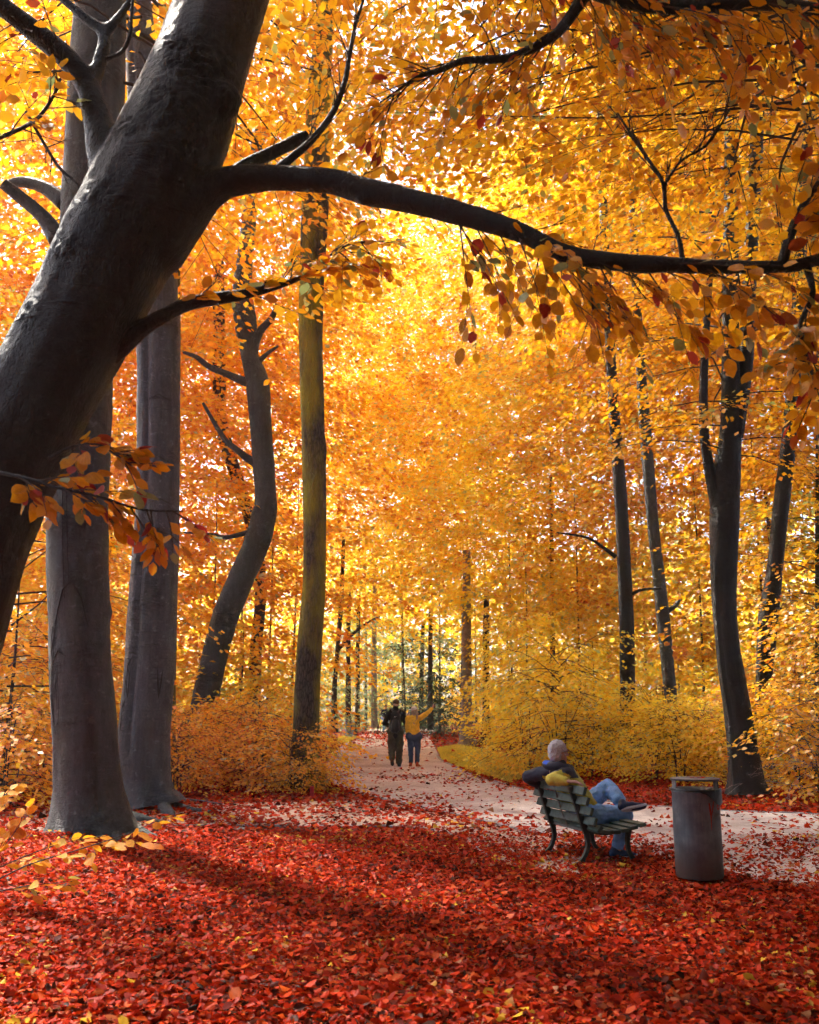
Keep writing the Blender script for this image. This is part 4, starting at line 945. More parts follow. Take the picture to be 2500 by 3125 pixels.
def bare(key, u0, u1, n, L, up, P=None, sub=2):
    P = BRANCH[key] if P is None else P
    for i in range(n):
        u = u0+(u1-u0)*(i+rg.random())/n; f = u*(len(P)-1); j = min(int(f), len(P)-2)
        p = P[j][:3]; t = unit(P[j+1][:3]-P[j][:3]); d = t*rg.uniform(0.4,1)+np.array([rg.uniform(-0.5,0.5), rg.uniform(-0.3,0.3), rg.uniform(*up)])
        l_ = rg.uniform(*L); tp = twig(p, d, l_, 0, 0.1, 0.0045, -0.1)
        for s in range(sub): twig(tp(rg.uniform(0.3,0.9)), unit(d)+np.array([rg.uniform(-0.7,0.7), rg.uniform(-0.3,0.3), rg.uniform(-0.3,0.6)]), l_*rg.uniform(0.3,0.7), 0, 0.1, 0.0025, -0.05)
bare('up', 0.2, 1.0, 22, (0.15,0.45), (0.0,1.0)); bare('brush', 0.3, 1.0, 12, (0.12,0.3), (-0.2,0.8)); bare('brush_b', 0.2, 1.0, 9, (0.12,0.3), (-0.2,0.8))
bare('r', 0.22, 0.95, 30, (0.12,0.4), (-0.9,1.0), RL); bare('low', 0.3, 1.0, 12, (0.1,0.3), (-0.8,0.8)); bare('top', 0.3, 0.95, 16, (0.15,0.4), (-0.9,0.6)); bare('fork', 0.1, 1.0, 14, (0.12,0.35), (-0.8,0.8)); bare('arc', 0.2, 1, 6, (0.1,0.3), (-0.9,0.5)); bare('arc_b', 0.1, 1, 8, (0.1,0.25), (-0.9,0.5)); bare('l', 0.4, 0.9, 8, (0.15,0.4), (-0.5,0.8), PL)
tag(link('twigs', twigs.mesh('twigs', True), LB, mat=M['twig']), kind='stuff')

def leaf_mesh(i):
    r_ = random.Random(100+i); L = 8; v = []; f = []; cu = r_.uniform(-0.25,0.05); fo = r_.uniform(0.05,0.22); tw = r_.uniform(-0.25,0.25)
    for k in range(L+1):
        t = k/L; wv = 0.34*(math.sin(math.pi*t**0.85)**0.8)*(1+0.05*math.sin(t*34)) if 0 < k < L else 0.0
        z = cu*(t-0.1)**2; zz = fo*wv
        a = tw*t
        v += [(t, -wv*math.cos(a), z+zz-wv*math.sin(a)), (t, 0, z), (t, wv*math.cos(a), z+zz+wv*math.sin(a))]
    for k in range(L):
        b = k*3; f += [(b,b+3,b+4,b+1),(b+1,b+4,b+5,b+2)]
    v += [(-0.16,0.012,0.0),(-0.16,-0.012,0.0)]; f.append((len(v)-2, len(v)-1, 1))
    me = bpy.data.meshes.new('leaf'); me.from_pydata(v, [], f); me.polygons.foreach_set('use_smooth', [True]*len(f)); me.update(); return me
M['leaf_solo'] = None
def leaf_obj_mat():
    m, nd, lk = mat('near_leaf'); oi = nd.new('ShaderNodeObjectInfo')
    r = ramp(nd, [(0.0, (0.28,0.025,0.015)), (0.05, (0.34,0.035,0.02)), (0.07, (0.54,0.23,0.006)), (0.45, (0.64,0.30,0.006)), (0.88, (0.72,0.38,0.01)), (0.93, (0.28,0.30,0.10)), (1.0, (0.22,0.28,0.11))]); lk.new(oi.outputs['Random'], r.inputs[0])
    co = objco(nd); wv = nd.new('ShaderNodeTexWave'); wv.bands_direction = 'DIAGONAL'; wv.inputs['Scale'].default_value = 3.2; wv.inputs['Distortion'].default_value = 0.6; lk.new(co, wv.inputs['Vector'])
    n = noise_n(nd, lk, co, 4, 4); rr_ = ramp(nd, [(0.35, (0.72,0.62,0.5)), (0.6, (1,1,1))]); lk.new(n.outputs[0], rr_.inputs[0])
    c = mixc(nd, lk, 0.7, r.outputs[0], rr_.outputs[0], 'MULTIPLY')
    p = nd.new('ShaderNodeBsdfPrincipled'); lk.new(c, p.inputs['Base Color']); p.inputs['Roughness'].default_value = 0.5; p.inputs['Specular IOR Level'].default_value = 0.25
    lk.new(bump(nd, lk, wv.outputs[1], 0.25, 0.02), p.inputs['Normal'])
    t = nd.new('ShaderNodeBsdfTranslucent'); lk.new(c, t.inputs[0]); mx = nd.new('ShaderNodeMixShader'); mx.inputs[0].default_value = 0.45
    lk.new(p.outputs[0], mx.inputs[1]); lk.new(t.outputs[0], mx.inputs[2]); out(nd, lk, mx.outputs[0]); return m
M['leaf_solo'] = leaf_obj_mat()
LM = [leaf_mesh(i) for i in range(8)]
for me in LM: me.materials.append(M['leaf_solo'])
def frame(p, d, up, s):
    d = unit(np.array(d, float)); up = np.array(up, float); up = unit(up-d*np.dot(up,d)); y = np.cross(up, d)
    return Matrix(((d[0]*s, y[0]*s, up[0]*s, p[0]), (d[1]*s, y[1]*s, up[1]*s, p[1]), (d[2]*s, y[2]*s, up[2]*s, p[2]), (0,0,0,1)))
def to_px(p):
    q = Vector(p)-Vector((0,0,CAM_H)); zz = q.y*CP+q.z*SP; return 1250+FOC*q.x/zz, 1562.5-FOC*(-q.y*SP+q.z*CP)/zz
def dress_leaves(root, L, limit, m_rest='leaf_near', meshes=None):
    """the largest in view as leaves of their own, the rest joined"""
    b = root.location; sel = []
    for i, (p, d, up, s) in enumerate(L):
        w_ = Vector(p)+b; x, y = to_px(w_); sel.append((-(s/(w_-Vector((0,0,CAM_H))).length) if (-40 < x < 2540 and -40 < y < 3160) else 1, i))
    sel.sort(); solo = [i for k, i in sel[:limit] if k < 0]; ss = set(solo)
    for i in solo:
        o = bpy.data.objects.new('leaf', (meshes or LM)[i % len(LM)]); COL.objects.link(o); o.parent = root; o.matrix_local = frame(*L[i])
    rest = [i for i in range(len(L)) if i not in ss]
    if rest:
        me = leaves('foliage', np.array([L[i][0] for i in rest]), np.array([L[i][1] for i in rest]), np.array([L[i][2] for i in rest]), np.array([L[i][3] for i in rest]), HEX, HEXF, 0.0, 1.1)
        tag(link('foliage', me, root, mat=M[m_rest]), kind='stuff')
dress_leaves(LB, LEAF, 300)
print('near leaves', len(LEAF))

# its crown, high above the camera
for (cx, cy_, cz, ss, rz) in ((1.2,4.2,5.6,0.9,0.3),(3.2,7.4,5.3,0.8,3.0),(1.2,8.4,7.0,0.8,4.1),(3.0,1.6,5.0,0.9,0.8),(4.4,9.5,6.0,0.8,1.1)):
    add_crown(LB, 'tall_a', 'leaf_amber', cz, ss, rz, ss*0.45, 0.28, (cx-base.x, cy_-base.y), None, 0.62)

# ---------------------------------------------------------------- bench
M['slat'] = plain('slat_paint', (0.045,0.075,0.062), 0.55, 0.45, 14, 0.4, 0.004, 0.4)
M['iron'] = plain('cast_iron', (0.012,0.016,0.014), 0.5, 0.4, 30, 0.3, 0.003, 0.45)
M['steel'] = plain('brace_steel', (0.06,0.055,0.05), 0.55, 0.4, 30, 0.3, 0.002, 0.45)
BO = gnd(1768, 2639); BR = R(17)
bench = empty('park_bench', BO, BR); tag(bench, 'green slatted park bench with curved iron legs at the path edge', 'bench')
def ribbon(mb, pts, th, wy, y, n=24):
    P = crom([(x, z, t) for (x, z), t in zip(pts, th)], n); vs = []; fs = []
    for i in range(n):
        a = P[max(i-1,0)]; b = P[min(i+1,n-1)]; tx, tz = b[0]-a[0], b[1]-a[1]; L = math.hypot(tx, tz); nx, nz = -tz/L, tx/L
        h = P[i][2]/2
        for s_, yy in ((1,-1),(1,1),(-1,1),(-1,-1)): vs.append((P[i][0]+nx*h*s_, y+yy*wy/2, P[i][1]+nz*h*s_))
    for i in range(n-1):
        for k in range(4): fs.append((i*4+k, i*4+(k+1)%4, (i+1)*4+(k+1)%4, (i+1)*4+k))
    fs += [(3,2,1,0), tuple((n-1)*4+k for k in range(4))]
    mb.add(vs, fs)
FRL = 0.80
for yy in (0.0, FRL):
    mb = MB()
    ribbon(mb, [(-0.02,0.0),(0.05,0.06),(0.10,0.17),(0.095,0.28),(0.07,0.36),(0.02,0.50),(-0.04,0.66),(-0.075,0.765)], [0.05,0.042,0.042,0.05,0.065,0.055,0.048,0.042], 0.045, yy)
    ribbon(mb, [(0.07,0.335),(0.17,0.315),(0.31,0.295),(0.45,0.315),(0.59,0.36)], [0.06,0.045,0.04,0.04,0.05], 0.042, yy)
    ribbon(mb, [(0.60,0.375),(0.575,0.31),(0.555,0.22),(0.565,0.12),(0.60,0.05),(0.655,0.0)], [0.05,0.05,0.042,0.04,0.042,0.055], 0.044, yy)
    ribbon(mb, [(-0.01,0.022),(0.2,0.02),(0.4,0.02),(0.64,0.022)], [0.018]*4, 0.03, yy)
    mb.build('end_frame', M['iron'], bench, bevel=0.005)
def slat(x, z, ang, wdt, th, y0=-0.25, y1=FRL+0.24):
    mb = MB(); mb.box((0,0,0), (wdt, y1-y0, th)); o = mb.build('slat', M['slat'], bench, bevel=0.006)
    o.location = (x, (y0+y1)/2+random.uniform(-0.006,0.006), z); o.rotation_euler = (0, ang+random.uniform(-0.012,0.012), 0)
ba = R(-72)
for x, z in ((-0.035,0.735),(-0.003,0.635),(0.033,0.535),(0.072,0.435)): slat(x, z, R(-70), 0.082, 0.036)
slat(0.122, 0.362, R(-38), 0.075, 0.034)
for x, z, a in ((0.205,0.335,R(4)),(0.305,0.332,R(0)),(0.405,0.345,R(-6)),(0.505,0.368,R(-9)),(0.60,0.392,R(-6))): slat(x, z, a, 0.082, 0.036)
mb = MB(); ribbon(mb, [(-0.062,0.75),(-0.025,0.62),(0.02,0.49),(0.085,0.33)], [0.009]*4, 0.03, 0.42); mb.build('brace', M['steel'], bench, bevel=0.002)
mb = MB(); mb.box((0.10,0.40,0.325), (0.035,0.80,0.012), Matrix.Rotation(R(-60),3,'Y')); mb.build('cross_rail', M['steel'], bench, bevel=0.002)

# ---------------------------------------------------------------- people
M['skin'] = plain('skin', (0.46,0.26,0.19), 0.55, 0.08, 20, 0.1, 0.002)
M['olive'] = plain('jacket_olive', (0.46,0.40,0.05), 0.7, 0.18, 18, 0.5, 0.012)
M['charcoal'] = plain('jacket_charcoal', (0.030,0.031,0.052), 0.7, 0.2, 18, 0.5, 0.012)
M['blue'] = plain('hood_blue', (0.012,0.09,0.55), 0.6, 0.15, 18, 0.4, 0.01)
M['jeans'] = plain('jeans', (0.17,0.34,0.66), 0.8, 0.35, 9, 0.5, 0.012)
M['jeans_dark'] = plain('jeans_dark', (0.05,0.075,0.14), 0.8, 0.4, 6, 0.5, 0.012)
M['navy'] = plain('shoe_navy', (0.012,0.025,0.075), 0.6, 0.2, 30, 0.3, 0.004)
M['sole'] = plain('sole_grey', (0.42,0.44,0.5), 0.7, 0.15, 30, 0.3, 0.004)
M['dark_sole'] = plain('sole_dark', (0.02,0.022,0.035), 0.7, 0.3, 60, 0.6, 0.006)
M['grey_hair'] = plain('grey_hair', (0.50,0.49,0.49), 0.6, 0.25, 70, 0.9, 0.01)
M['black'] = plain('black_cloth', (0.010,0.010,0.013), 0.75, 0.3, 18, 0.5, 0.012)
M['pack'] = plain('pack_nylon', (0.022,0.021,0.026), 0.55, 0.3, 25, 0.5, 0.008)
M['strap'] = plain('pack_strap', (0.075,0.075,0.085), 0.6, 0.2, 25, 0.3, 0.004)
M['cargo'] = plain('cargo_cloth', (0.075,0.065,0.04), 0.85, 0.3, 12, 0.6, 0.015)
M['cap_brown'] = plain('wool_cap', (0.12,0.07,0.04), 0.9, 0.3, 60, 0.5, 0.006)
M['mustard'] = plain('mustard_fleece', (0.85,0.52,0.04), 0.85, 0.18, 16, 0.5, 0.014)
M['cap_white'] = plain('white_cap', (0.55,0.54,0.55), 0.7, 0.08, 20, 0.2, 0.004)
M['blond'] = plain('blond_hair', (0.36,0.26,0.17), 0.55, 0.35, 50, 0.7, 0.008)
M['red_shoe'] = plain('red_shoe', (0.42,0.06,0.025), 0.6, 0.25, 30, 0.3, 0.004)
M['shoe'] = plain('dark_shoe', (0.03,0.026,0.022), 0.65, 0.3, 30, 0.3, 0.004)
M['red_sole'] = plain('worn_sole', (0.13,0.05,0.035), 0.8, 0.3, 40, 0.4, 0.004)
M['white'] = plain('white_print', (0.7,0.7,0.7), 0.6, 0.05, 10, 0.1, 0.001)
M['wire'] = plain('glasses_wire', (0.05,0.045,0.04), 0.4, 0.1, 10, 0.1, 0.001, 0.5, 0.6)
M['cyc_blue'] = plain('blue_coat', (0.018,0.022,0.075), 0.75, 0.2, 18, 0.5, 0.012)
def ruffle(me, amps):
    n = len(me.vertices); co = np.empty(n*3, np.float32); nr = np.empty(n*3, np.float32)
    me.vertices.foreach_get('co', co); me.vertices.foreach_get('normal', nr); co = co.reshape(-1,3); nr = nr.reshape(-1,3)
    d = np.array([sum(a*noise.noise(Vector(c)*f) for f, a in amps) for c in co.tolist()])
    me.vertices.foreach_set('co', (co+nr*d[:,None]).astype(np.float32).ravel()); me.update()
def fuse(prims, name, voxel, sm, m, parent, mats=None, pick=None, rough=0.0):
    mb = MB()
    for p in prims:
        if p[0] == 'c': mb.capsule(*p[1:5], 14, 4, p[5] if len(p) > 5 else None)
        else: mb.ell(p[1], p[2], p[3] if len(p) > 3 else None)
    me = mb.fused(name, voxel, sm)
    if rough:
        ruffle(me, ((14, rough), (32, rough*0.6)))
    o = link(name, me, parent, mat=mats or m)
    if pick:
        for p in me.polygons: p.material_index = pick(p.center)
    return o
def hand(wrist, d, up, s=1.0, curl=0.35, side=1, spread=0.12):
    """palm and five fingers; d = towards the finger tips, up = back of the hand"""
    d = Vector(d).normalized(); up = Vector(up); up = (up-d*up.dot(d)).normalized(); sx = d.cross(up)*side; w_ = Vector(wrist); pr_ = []
    for k in (-1.2,-0.4,0.4,1.2): pr_.append(('c', w_+sx*0.014*k*s, w_+d*0.085*s+sx*0.024*k*s, 0.016*s, 0.0145*s))
    for k, L in ((-1.5,0.062),(-0.5,0.078),(0.5,0.085),(1.5,0.076)):
        b = w_+d*0.085*s+sx*0.0195*k*s; a = curl; dd_ = (d+sx*spread*k).normalized(); p = b; r_ = 0.0095*s
        for seg in (0.45,0.32,0.23):
            dd_ = (dd_*math.cos(a)-up*math.sin(a)).normalized(); q = p+dd_*L*seg*s; pr_.append(('c', p, q, r_, r_*0.9)); p = q; r_ *= 0.92; a = curl*0.9
    t0 = w_+d*0.025*s+sx*0.022*s; td = (d*0.7+sx*0.8-up*0.25).normalized(); t1 = t0+td*0.045*s; t2 = t1+(td*0.5+d*0.8-up*0.2).normalized()*0.035*s
    pr_ += [('c', t0, t1, 0.013*s, 0.0115*s), ('c', t1, t2, 0.0110*s, 0.0085*s)]
    return pr_
def head(c, f, s=1.0, tilt=0.0):
    """skull, jaw, nose, ears, neck root; f = facing, horizontal"""
    f = Vector((f[0], f[1], 0)).normalized(); r_ = Vector((f.y, -f.x, 0)); c = Vector(c); up = Vector((0,0,1)); ro = Matrix((f, -r_, up)).transposed()
    P = [('e', c+up*0.02*s-f*0.008*s, (0.098*s,0.076*s,0.100*s), ro), ('c', c+f*0.035*s-up*0.045*s, c+f*0.058*s-up*0.088*s, 0.056*s, 0.030*s),
         ('c', c+f*0.092*s-up*0.002*s, c+f*0.112*s-up*0.030*s, 0.010*s, 0.014*s), ('c', c+f*0.086*s+up*0.02*s+r_*0.03*s, c+f*0.086*s+up*0.02*s-r_*0.03*s, 0.014*s, 0.014*s),
         ('c', c+f*0.080*s-up*0.058*s+r_*0.014*s, c+f*0.080*s-up*0.058*s-r_*0.014*s, 0.010*s, 0.010*s)]
    for q in (-1, 1): P.append(('e', c+r_*0.079*s*q-up*0.012*s-f*0.004*s, (0.018*s,0.008*s,0.031*s), ro @ Matrix.Rotation(0.35*q,3,'Z')))
    return P, f, r_

# seated person: coordinates of the bench (x forward, y towards its far end)
sit = empty('person', BO, BR); tag(sit, 'grey-haired person in olive jacket and jeans sitting cross-legged on the park bench', 'person')
hc = Vector((0.0,0.40,1.085)); hp, hf, hr = head(hc, (0.97,0.16), 1.02)
shR, elR, wrR = Vector((-0.005,0.235,0.87)), Vector((-0.195,0.185,0.825)), Vector((-0.085,0.03,0.815))
shL, elL, wrL = Vector((-0.005,0.575,0.88)), Vector((-0.19,0.79,0.82)), Vector((-0.02,0.845,0.70))
hipR, knR, anR = Vector((0.25,0.29,0.46)), Vector((0.665,0.235,0.445)), Vector((0.575,0.235,0.085))
hipL, knL, anL = Vector((0.26,0.46,0.48)), Vector((0.675,0.60,0.70)), Vector((0.625,0.215,0.565))
body = hp + [('c', hc-Vector((0.015,0,0.06)), Vector((-0.01,0.405,0.90)), 0.055, 0.065), ('c', Vector((0.07,0.40,0.82)), Vector((0.25,0.375,0.49)), 0.11, 0.12),
    ('c', shR, elR, 0.045, 0.038), ('c', elR, wrR, 0.036, 0.026), ('c', shL, elL, 0.045, 0.038), ('c', elL, wrL, 0.036, 0.026), ('c', shR, shL, 0.06, 0.06),
    ('c', hipR, knR, 0.07, 0.05), ('c', knR, anR, 0.045, 0.032), ('c', hipL, knL, 0.07, 0.05), ('c', knL, anL, 0.045, 0.032), ('c', hipR, hipL, 0.08, 0.08)]
body += hand(wrR, (0.75,-0.62,-0.02), (0,0,1), 1.0, 0.30, -1) + hand(wrL, (0.6,0.2,-0.7), (-0.6,0.3,0.6), 1.0, 0.4, 1)
fuse(body, 'body', 0.0075, 2, M['skin'], sit)
jk = [('c', (0.07,0.40,0.83), (0.17,0.39,0.65), 0.150, 0.165, ((1,0,0),0.82)), ('c', (0.17,0.39,0.65), (0.265,0.375,0.49), 0.165, 0.175, ((1,0,0),0.85)), ('c', shR+Vector((0.03,0.02,-0.01)), shL+Vector((0.03,-0.02,-0.01)), 0.09, 0.09),
    ('c', shR, elR, 0.078, 0.066), ('c', elR, wrR+(elR-wrR)*0.12, 0.066, 0.046), ('c', shL, elL, 0.080, 0.072), ('c', elL, wrL, 0.070, 0.046),
    ('c', (-0.015,0.40,0.90), (0.0,0.40,0.955), 0.095, 0.078), ('c', (0.07,0.27,0.80), (0.14,0.25,0.62), 0.09, 0.105), ('c', (0.07,0.53,0.80), (0.14,0.53,0.62), 0.09, 0.105)]
def jpick(c):
    if c.y > 0.60 and c.z > 0.6: return 1
    if c.z > 0.925: return 1
    if c.z > 0.835 and c.x < 0.14 and not (c.y < 0.20 and c.x < -0.07) and c.y > 0.16: return 1
    return 0
fuse(jk, 'jacket', 0.010, 4, None, sit, [M['olive'], M['charcoal']], jpick, 0.010)
mb = MB()                      # hood, blue lining rolled behind the neck
P = crom([(0.03,0.27,0.945,0.030),(-0.065,0.30,0.955,0.042),(-0.125,0.39,0.955,0.050),(-0.105,0.50,0.965,0.046),(-0.04,0.545,0.965,0.034),(0.035,0.52,0.96,0.024)], 20)
for a, b in zip(P[:-1], P[1:]): mb.capsule(a[:3], b[:3], a[3], b[3], 10, 3)
hm = mb.fused('hood', 0.009, 4); ho = link('hood', hm, sit, mat=[M['charcoal'], M['blue']])
for p in hm.polygons: p.material_index = 1 if (p.normal.z > 0.25 and p.center.y > 0.36) else 0
jn = [('c', hipR+Vector((-0.02,0,0)), hipL+Vector((-0.02,0,0)), 0.135, 0.135), ('c', hipR, knR, 0.118, 0.088), ('c', knR+Vector((0.0,0,-0.005)), anR+Vector((0,0,0.06)), 0.084, 0.066), ('c', hipL, knL, 0.115, 0.088), ('c', knL, anL+(knL-anL)*0.20, 0.086, 0.070)]
fuse(jn, 'jeans', 0.0095, 4, M['jeans'], sit, None, None, 0.010)
def shoe(name, heel, toe, up, m, ms, parent, s=1.0, wd=0.046):
    heel = Vector(heel); toe = Vector(toe); up = Vector(up).normalized(); d = (toe-heel).normalized(); up = (up-d*up.dot(d)).normalized(); L = (toe-heel).length
    sh = [('c', heel+up*0.055, heel+d*L*0.45+up*0.045, 0.044*s, 0.045*s), ('c', heel+d*L*0.4+up*0.04, toe-d*0.03+up*0.025, 0.046*s, 0.032*s), ('c', heel+up*0.05+d*0.02, heel+up*0.095+d*0.02, 0.042*s, 0.042*s)]
    o = fuse(sh, name, 0.008, 3, m, parent)
    mb = MB(); sd_ = d.cross(up); n_ = 20; vs = []
    for zz in (0.0, 0.026):
        for k in range(n_):
            a = 2*math.pi*k/n_; x = math.cos(a); y = math.sin(a)
            vs.append(heel+d*(L*0.5+(L*0.5+0.02)*x-0.005)+sd_*(wd*y*(1.0+0.12*x)*s)+up*(zz+ (0.018 if x > 0.8 else 0)))
    mb.add(vs, [tuple(range(n_-1,-1,-1)), tuple(range(n_,2*n_))]+[(k,(k+1)%n_,n_+(k+1)%n_,n_+k) for k in range(n_)])
    mb.build('sole', ms, o, bevel=0.004); return o
shoe('shoe', (0.515,0.245,0.004), (0.775,0.215,0.004), (0,0,1), M['navy'], M['sole'], sit)
so2 = shoe('shoe', (0.600,0.135,0.492), (0.865,0.115,0.520), (0.06,0.50,0.70), M['navy'], M['sole'], sit)
mb = MB(); mb.ell(hc-hf*0.022+Vector((0,0,0.034)), (0.106,0.088,0.104), Matrix((hf, -hr, Vector((0,0,1)))).transposed(), 28, 18)
mb.ell(hc-hf*0.045-Vector((0,0,0.02)), (0.075,0.078,0.075), Matrix((hf, -hr, Vector((0,0,1)))).transposed(), 24, 14)
hm = mb.fused('hair', 0.006, 3)
ruffle(hm, ((38, 0.009), (90, 0.005)))
link('hair', hm, sit, mat=M['grey_hair'])
mb = MB(); ez = Vector((0,0,0.012))
for q in (-1, 1):
    mb.tube([hc+hr*0.083*q+ez-hf*0.01, hc+hr*0.079*q+ez+hf*0.05, hc+hr*0.066*q+ez+hf*0.104], 0.0022, 6)
    mb.tube([hc+hf*0.108+hr*(0.036*q+0.026*math.cos(a))+Vector((0,0,0.004+0.019*math.sin(a))) for a in np.linspace(0, 2*math.pi, 13)[:-1]], 0.0018, 5, closed=True)
mb.tube([hc+hf*0.112+hr*0.011+Vector((0,0,0.008)), hc+hf*0.112-hr*0.011+Vector((0,0,0.008))], 0.0018, 5)
mb.build('glasses', M['wire'], sit, smooth=True)

# walking pair, seen from behind
PY = 27.6
def pxX(px, Y): return (px-1250)/FOC*(Y*CP-CAM_H*SP)
wm = empty('person', (pxX(1207,PY), PY, 0)); tag(wm, 'person in black jacket with backpack and khaki trousers walking away down the path', 'person')
hc = Vector((0.01,0.02,1.655)); hp, hf, hr = head(hc, (0.12,1), 1.0)
sR, eR, wR = Vector((0.185,0,1.41)), Vector((0.265,-0.02,1.14)), Vector((0.335,0.03,0.90))
sL, eL, wL = Vector((-0.185,0,1.41)), Vector((-0.30,-0.05,1.14)), Vector((-0.20,0.18,1.08))
hR, kR, aR = Vector((0.095,0,0.92)), Vector((0.10,0.04,0.50)), Vector((0.095,0.02,0.09))
hL, kL, aL = Vector((-0.095,0,0.92)), Vector((-0.105,0.03,0.50)), Vector((-0.085,-0.24,0.20))
fuse(hp+[('c', hc-Vector((0,0.02,0.08)), (0,0,1.46), 0.055, 0.065), ('c', (0,0,1.36), (0,0,0.98), 0.13, 0.12), ('c', sR, sL, 0.06, 0.06), ('c', sR, eR, 0.045, 0.04), ('c', eR, wR, 0.038, 0.027), ('c', sL, eL, 0.045, 0.04), ('c', eL, wL, 0.038, 0.027), ('c', hR, kR, 0.075, 0.055), ('c', kR, aR, 0.05, 0.035), ('c', hL, kL, 0.075, 0.055), ('c', kL, aL, 0.05, 0.035), ('c', hR, hL, 0.1, 0.1)]
    + hand(wR, (0.2,0.1,-1), (0.9,0,0.2), 1.0, 0.5, 1) + hand(wL, (0.5,0.8,0.1), (-0.8,0.4,0.2), 1.0, 0.6, -1), 'body', 0.0125, 2, M['skin'], wm)
fuse([('c', (0,0,1.36), (0,0,1.10), 0.175, 0.165, ((0,1,0),0.72)), ('c', (0,0,1.10), (0,0,0.90), 0.170, 0.175, ((0,1,0),0.75)), ('c', sR, sL, 0.075, 0.075), ('c', (-0.09,0,1.47), (0.09,0,1.47), 0.07, 0.07), ('c', sR, eR, 0.070, 0.062), ('c', eR, wR, 0.060, 0.046), ('c', sL, eL, 0.070, 0.064), ('c', eL, wL, 0.070, 0.050), ('c', (0,0,1.46), (0.005,0.01,1.56), 0.085, 0.075)], 'jacket', 0.016, 4, M['black'], wm, None, None, 0.012)
fuse([('c', hR, hL, 0.135, 0.135), ('c', hR, kR, 0.118, 0.098), ('c', kR, aR+Vector((0,0,0.03)), 0.096, 0.088), ('c', hL, kL, 0.118, 0.098), ('c', kL, aL+(kL-aL)*0.12, 0.094, 0.086), ('c', (0.17,0.0,0.70), (0.175,0.0,0.60), 0.055, 0.055), ('c', (-0.175,0.0,0.70), (-0.18,0.0,0.62), 0.045, 0.045)], 'trousers', 0.016, 4, M['cargo'], wm, None, None, 0.016)
shoe('shoe', (0.09,-0.05,0.004), (0.115,0.22,0.004), (0,0,1), M['shoe'], M['shoe'], wm, 1.0)
shoe('shoe', (-0.085,-0.31,0.19), (-0.075,-0.215,0.03), (-0.02,0.75,0.35), M['shoe'], M['red_sole'], wm, 1.0, 0.05)
fuse([('e', hc+Vector((0,-0.005,0.045)), (0.090,0.108,0.088)), ('c', hc+Vector((0,0.05,0.01)), hc+Vector((0,0.11,0.0)), 0.06, 0.03, ((0,0,1),0.4))], 'cap', 0.009, 3, M['cap_brown'], wm)
pk = fuse([('c', (0,-0.20,1.33), (0,-0.22,1.03), 0.135, 0.155, ((0,1,0),0.6)), ('c', (0,-0.28,1.14), (0,-0.29,1.02), 0.105, 0.115, ((0,1,0),0.6)), ('c', (0,-0.18,1.42), (0,-0.2,1.30), 0.07, 0.12, ((0,1,0),0.6))], 'backpack', 0.012, 4, M['pack'], wm, None, None, 0.006)
for q in (-1, 1):
    mb = MB(); mb.tube([(0.06*q,-0.20,1.44),(0.10*q,-0.13,1.50),(0.14*q,-0.02,1.53),(0.15*q,0.09,1.42)], 0.022, 6); mb.build('strap', M['strap'], pk, smooth=True)
    mb = MB(); mb.tube([(0.075*q,-0.345,1.22),(0.095*q,-0.36,1.10),(0.11*q,-0.36,0.98)], 0.008, 5); mb.build('piping', M['strap'], pk, smooth=True)
mb = MB()
for a, b in (((-0.035,1.315),(-0.015,1.328)),((-0.015,1.328),(-0.005,1.315)),((0.0,1.318),(0.03,1.318)),((-0.03,1.309),(0.03,1.309))): mb.tube([(a[0],-0.289,a[1]),(b[0],-0.289,b[1])], 0.005, 4)
mb.build('emblem', M['white'], pk)

ww = empty('person', (pxX(1264,PY), PY-0.05, 0)); tag(ww, 'person in mustard jumper and white cap pointing with an outstretched arm', 'person')
hc = Vector((0.005,0.02,1.475)); hp, hf, hr = head(hc, (-0.75,0.65), 0.95)
sR, eR, wR = Vector((0.165,0,1.285)), Vector((0.355,0.05,1.405)), Vector((0.50,0.10,1.545))
sL, eL, wL = Vector((-0.165,0,1.275)), Vector((-0.20,-0.02,1.03)), Vector((-0.155,0.05,0.83))
hR, kR, aR = Vector((0.09,0,0.83)), Vector((0.095,0.02,0.46)), Vector((0.08,0.0,0.085))
hL, kL, aL = Vector((-0.09,0,0.83)), Vector((-0.09,0.03,0.46)), Vector((-0.085,0.04,0.085))
fuse(hp+[('c', hc-Vector((0,0.02,0.08)), (0,0,1.30), 0.045, 0.055), ('c', (0,0,1.22), (0,0,0.90), 0.11, 0.11), ('c', sR, sL, 0.05, 0.05), ('c', sR, eR, 0.04, 0.035), ('c', eR, wR, 0.033, 0.023), ('c', sL, eL, 0.04, 0.035), ('c', eL, wL, 0.033, 0.023), ('c', hR, kR, 0.075, 0.05), ('c', kR, aR, 0.045, 0.032), ('c', hL, kL, 0.075, 0.05), ('c', kL, aL, 0.045, 0.032), ('c', hR, hL, 0.1, 0.1)]
    + hand(wR, (0.45,0.2,0.85), (0.2,-0.9,0.2), 0.95, 0.35, 1) + hand(wL, (-0.1,0.1,-1), (-0.9,0,0.2), 0.95, 0.5, -1), 'body', 0.0125, 2, M['skin'], ww)
fuse([('c', (0,0,1.22), (0,0,1.02), 0.150, 0.145, ((0,1,0),0.75)), ('c', (0,0,1.02), (0.0,0,0.86), 0.150, 0.160, ((0,1,0),0.8)), ('c', sR, sL, 0.075, 0.075), ('c', sR, eR, 0.078, 0.062), ('c', eR, wR-(wR-eR)*0.1, 0.060, 0.044), ('c', sL, eL, 0.066, 0.056), ('c', eL, wL-(wL-eL)*0.1, 0.054, 0.042), ('c', (0,0,1.29), (0,0.01,1.34), 0.075, 0.06)], 'jumper', 0.011, 4, M['mustard'], ww, None, None, 0.014)
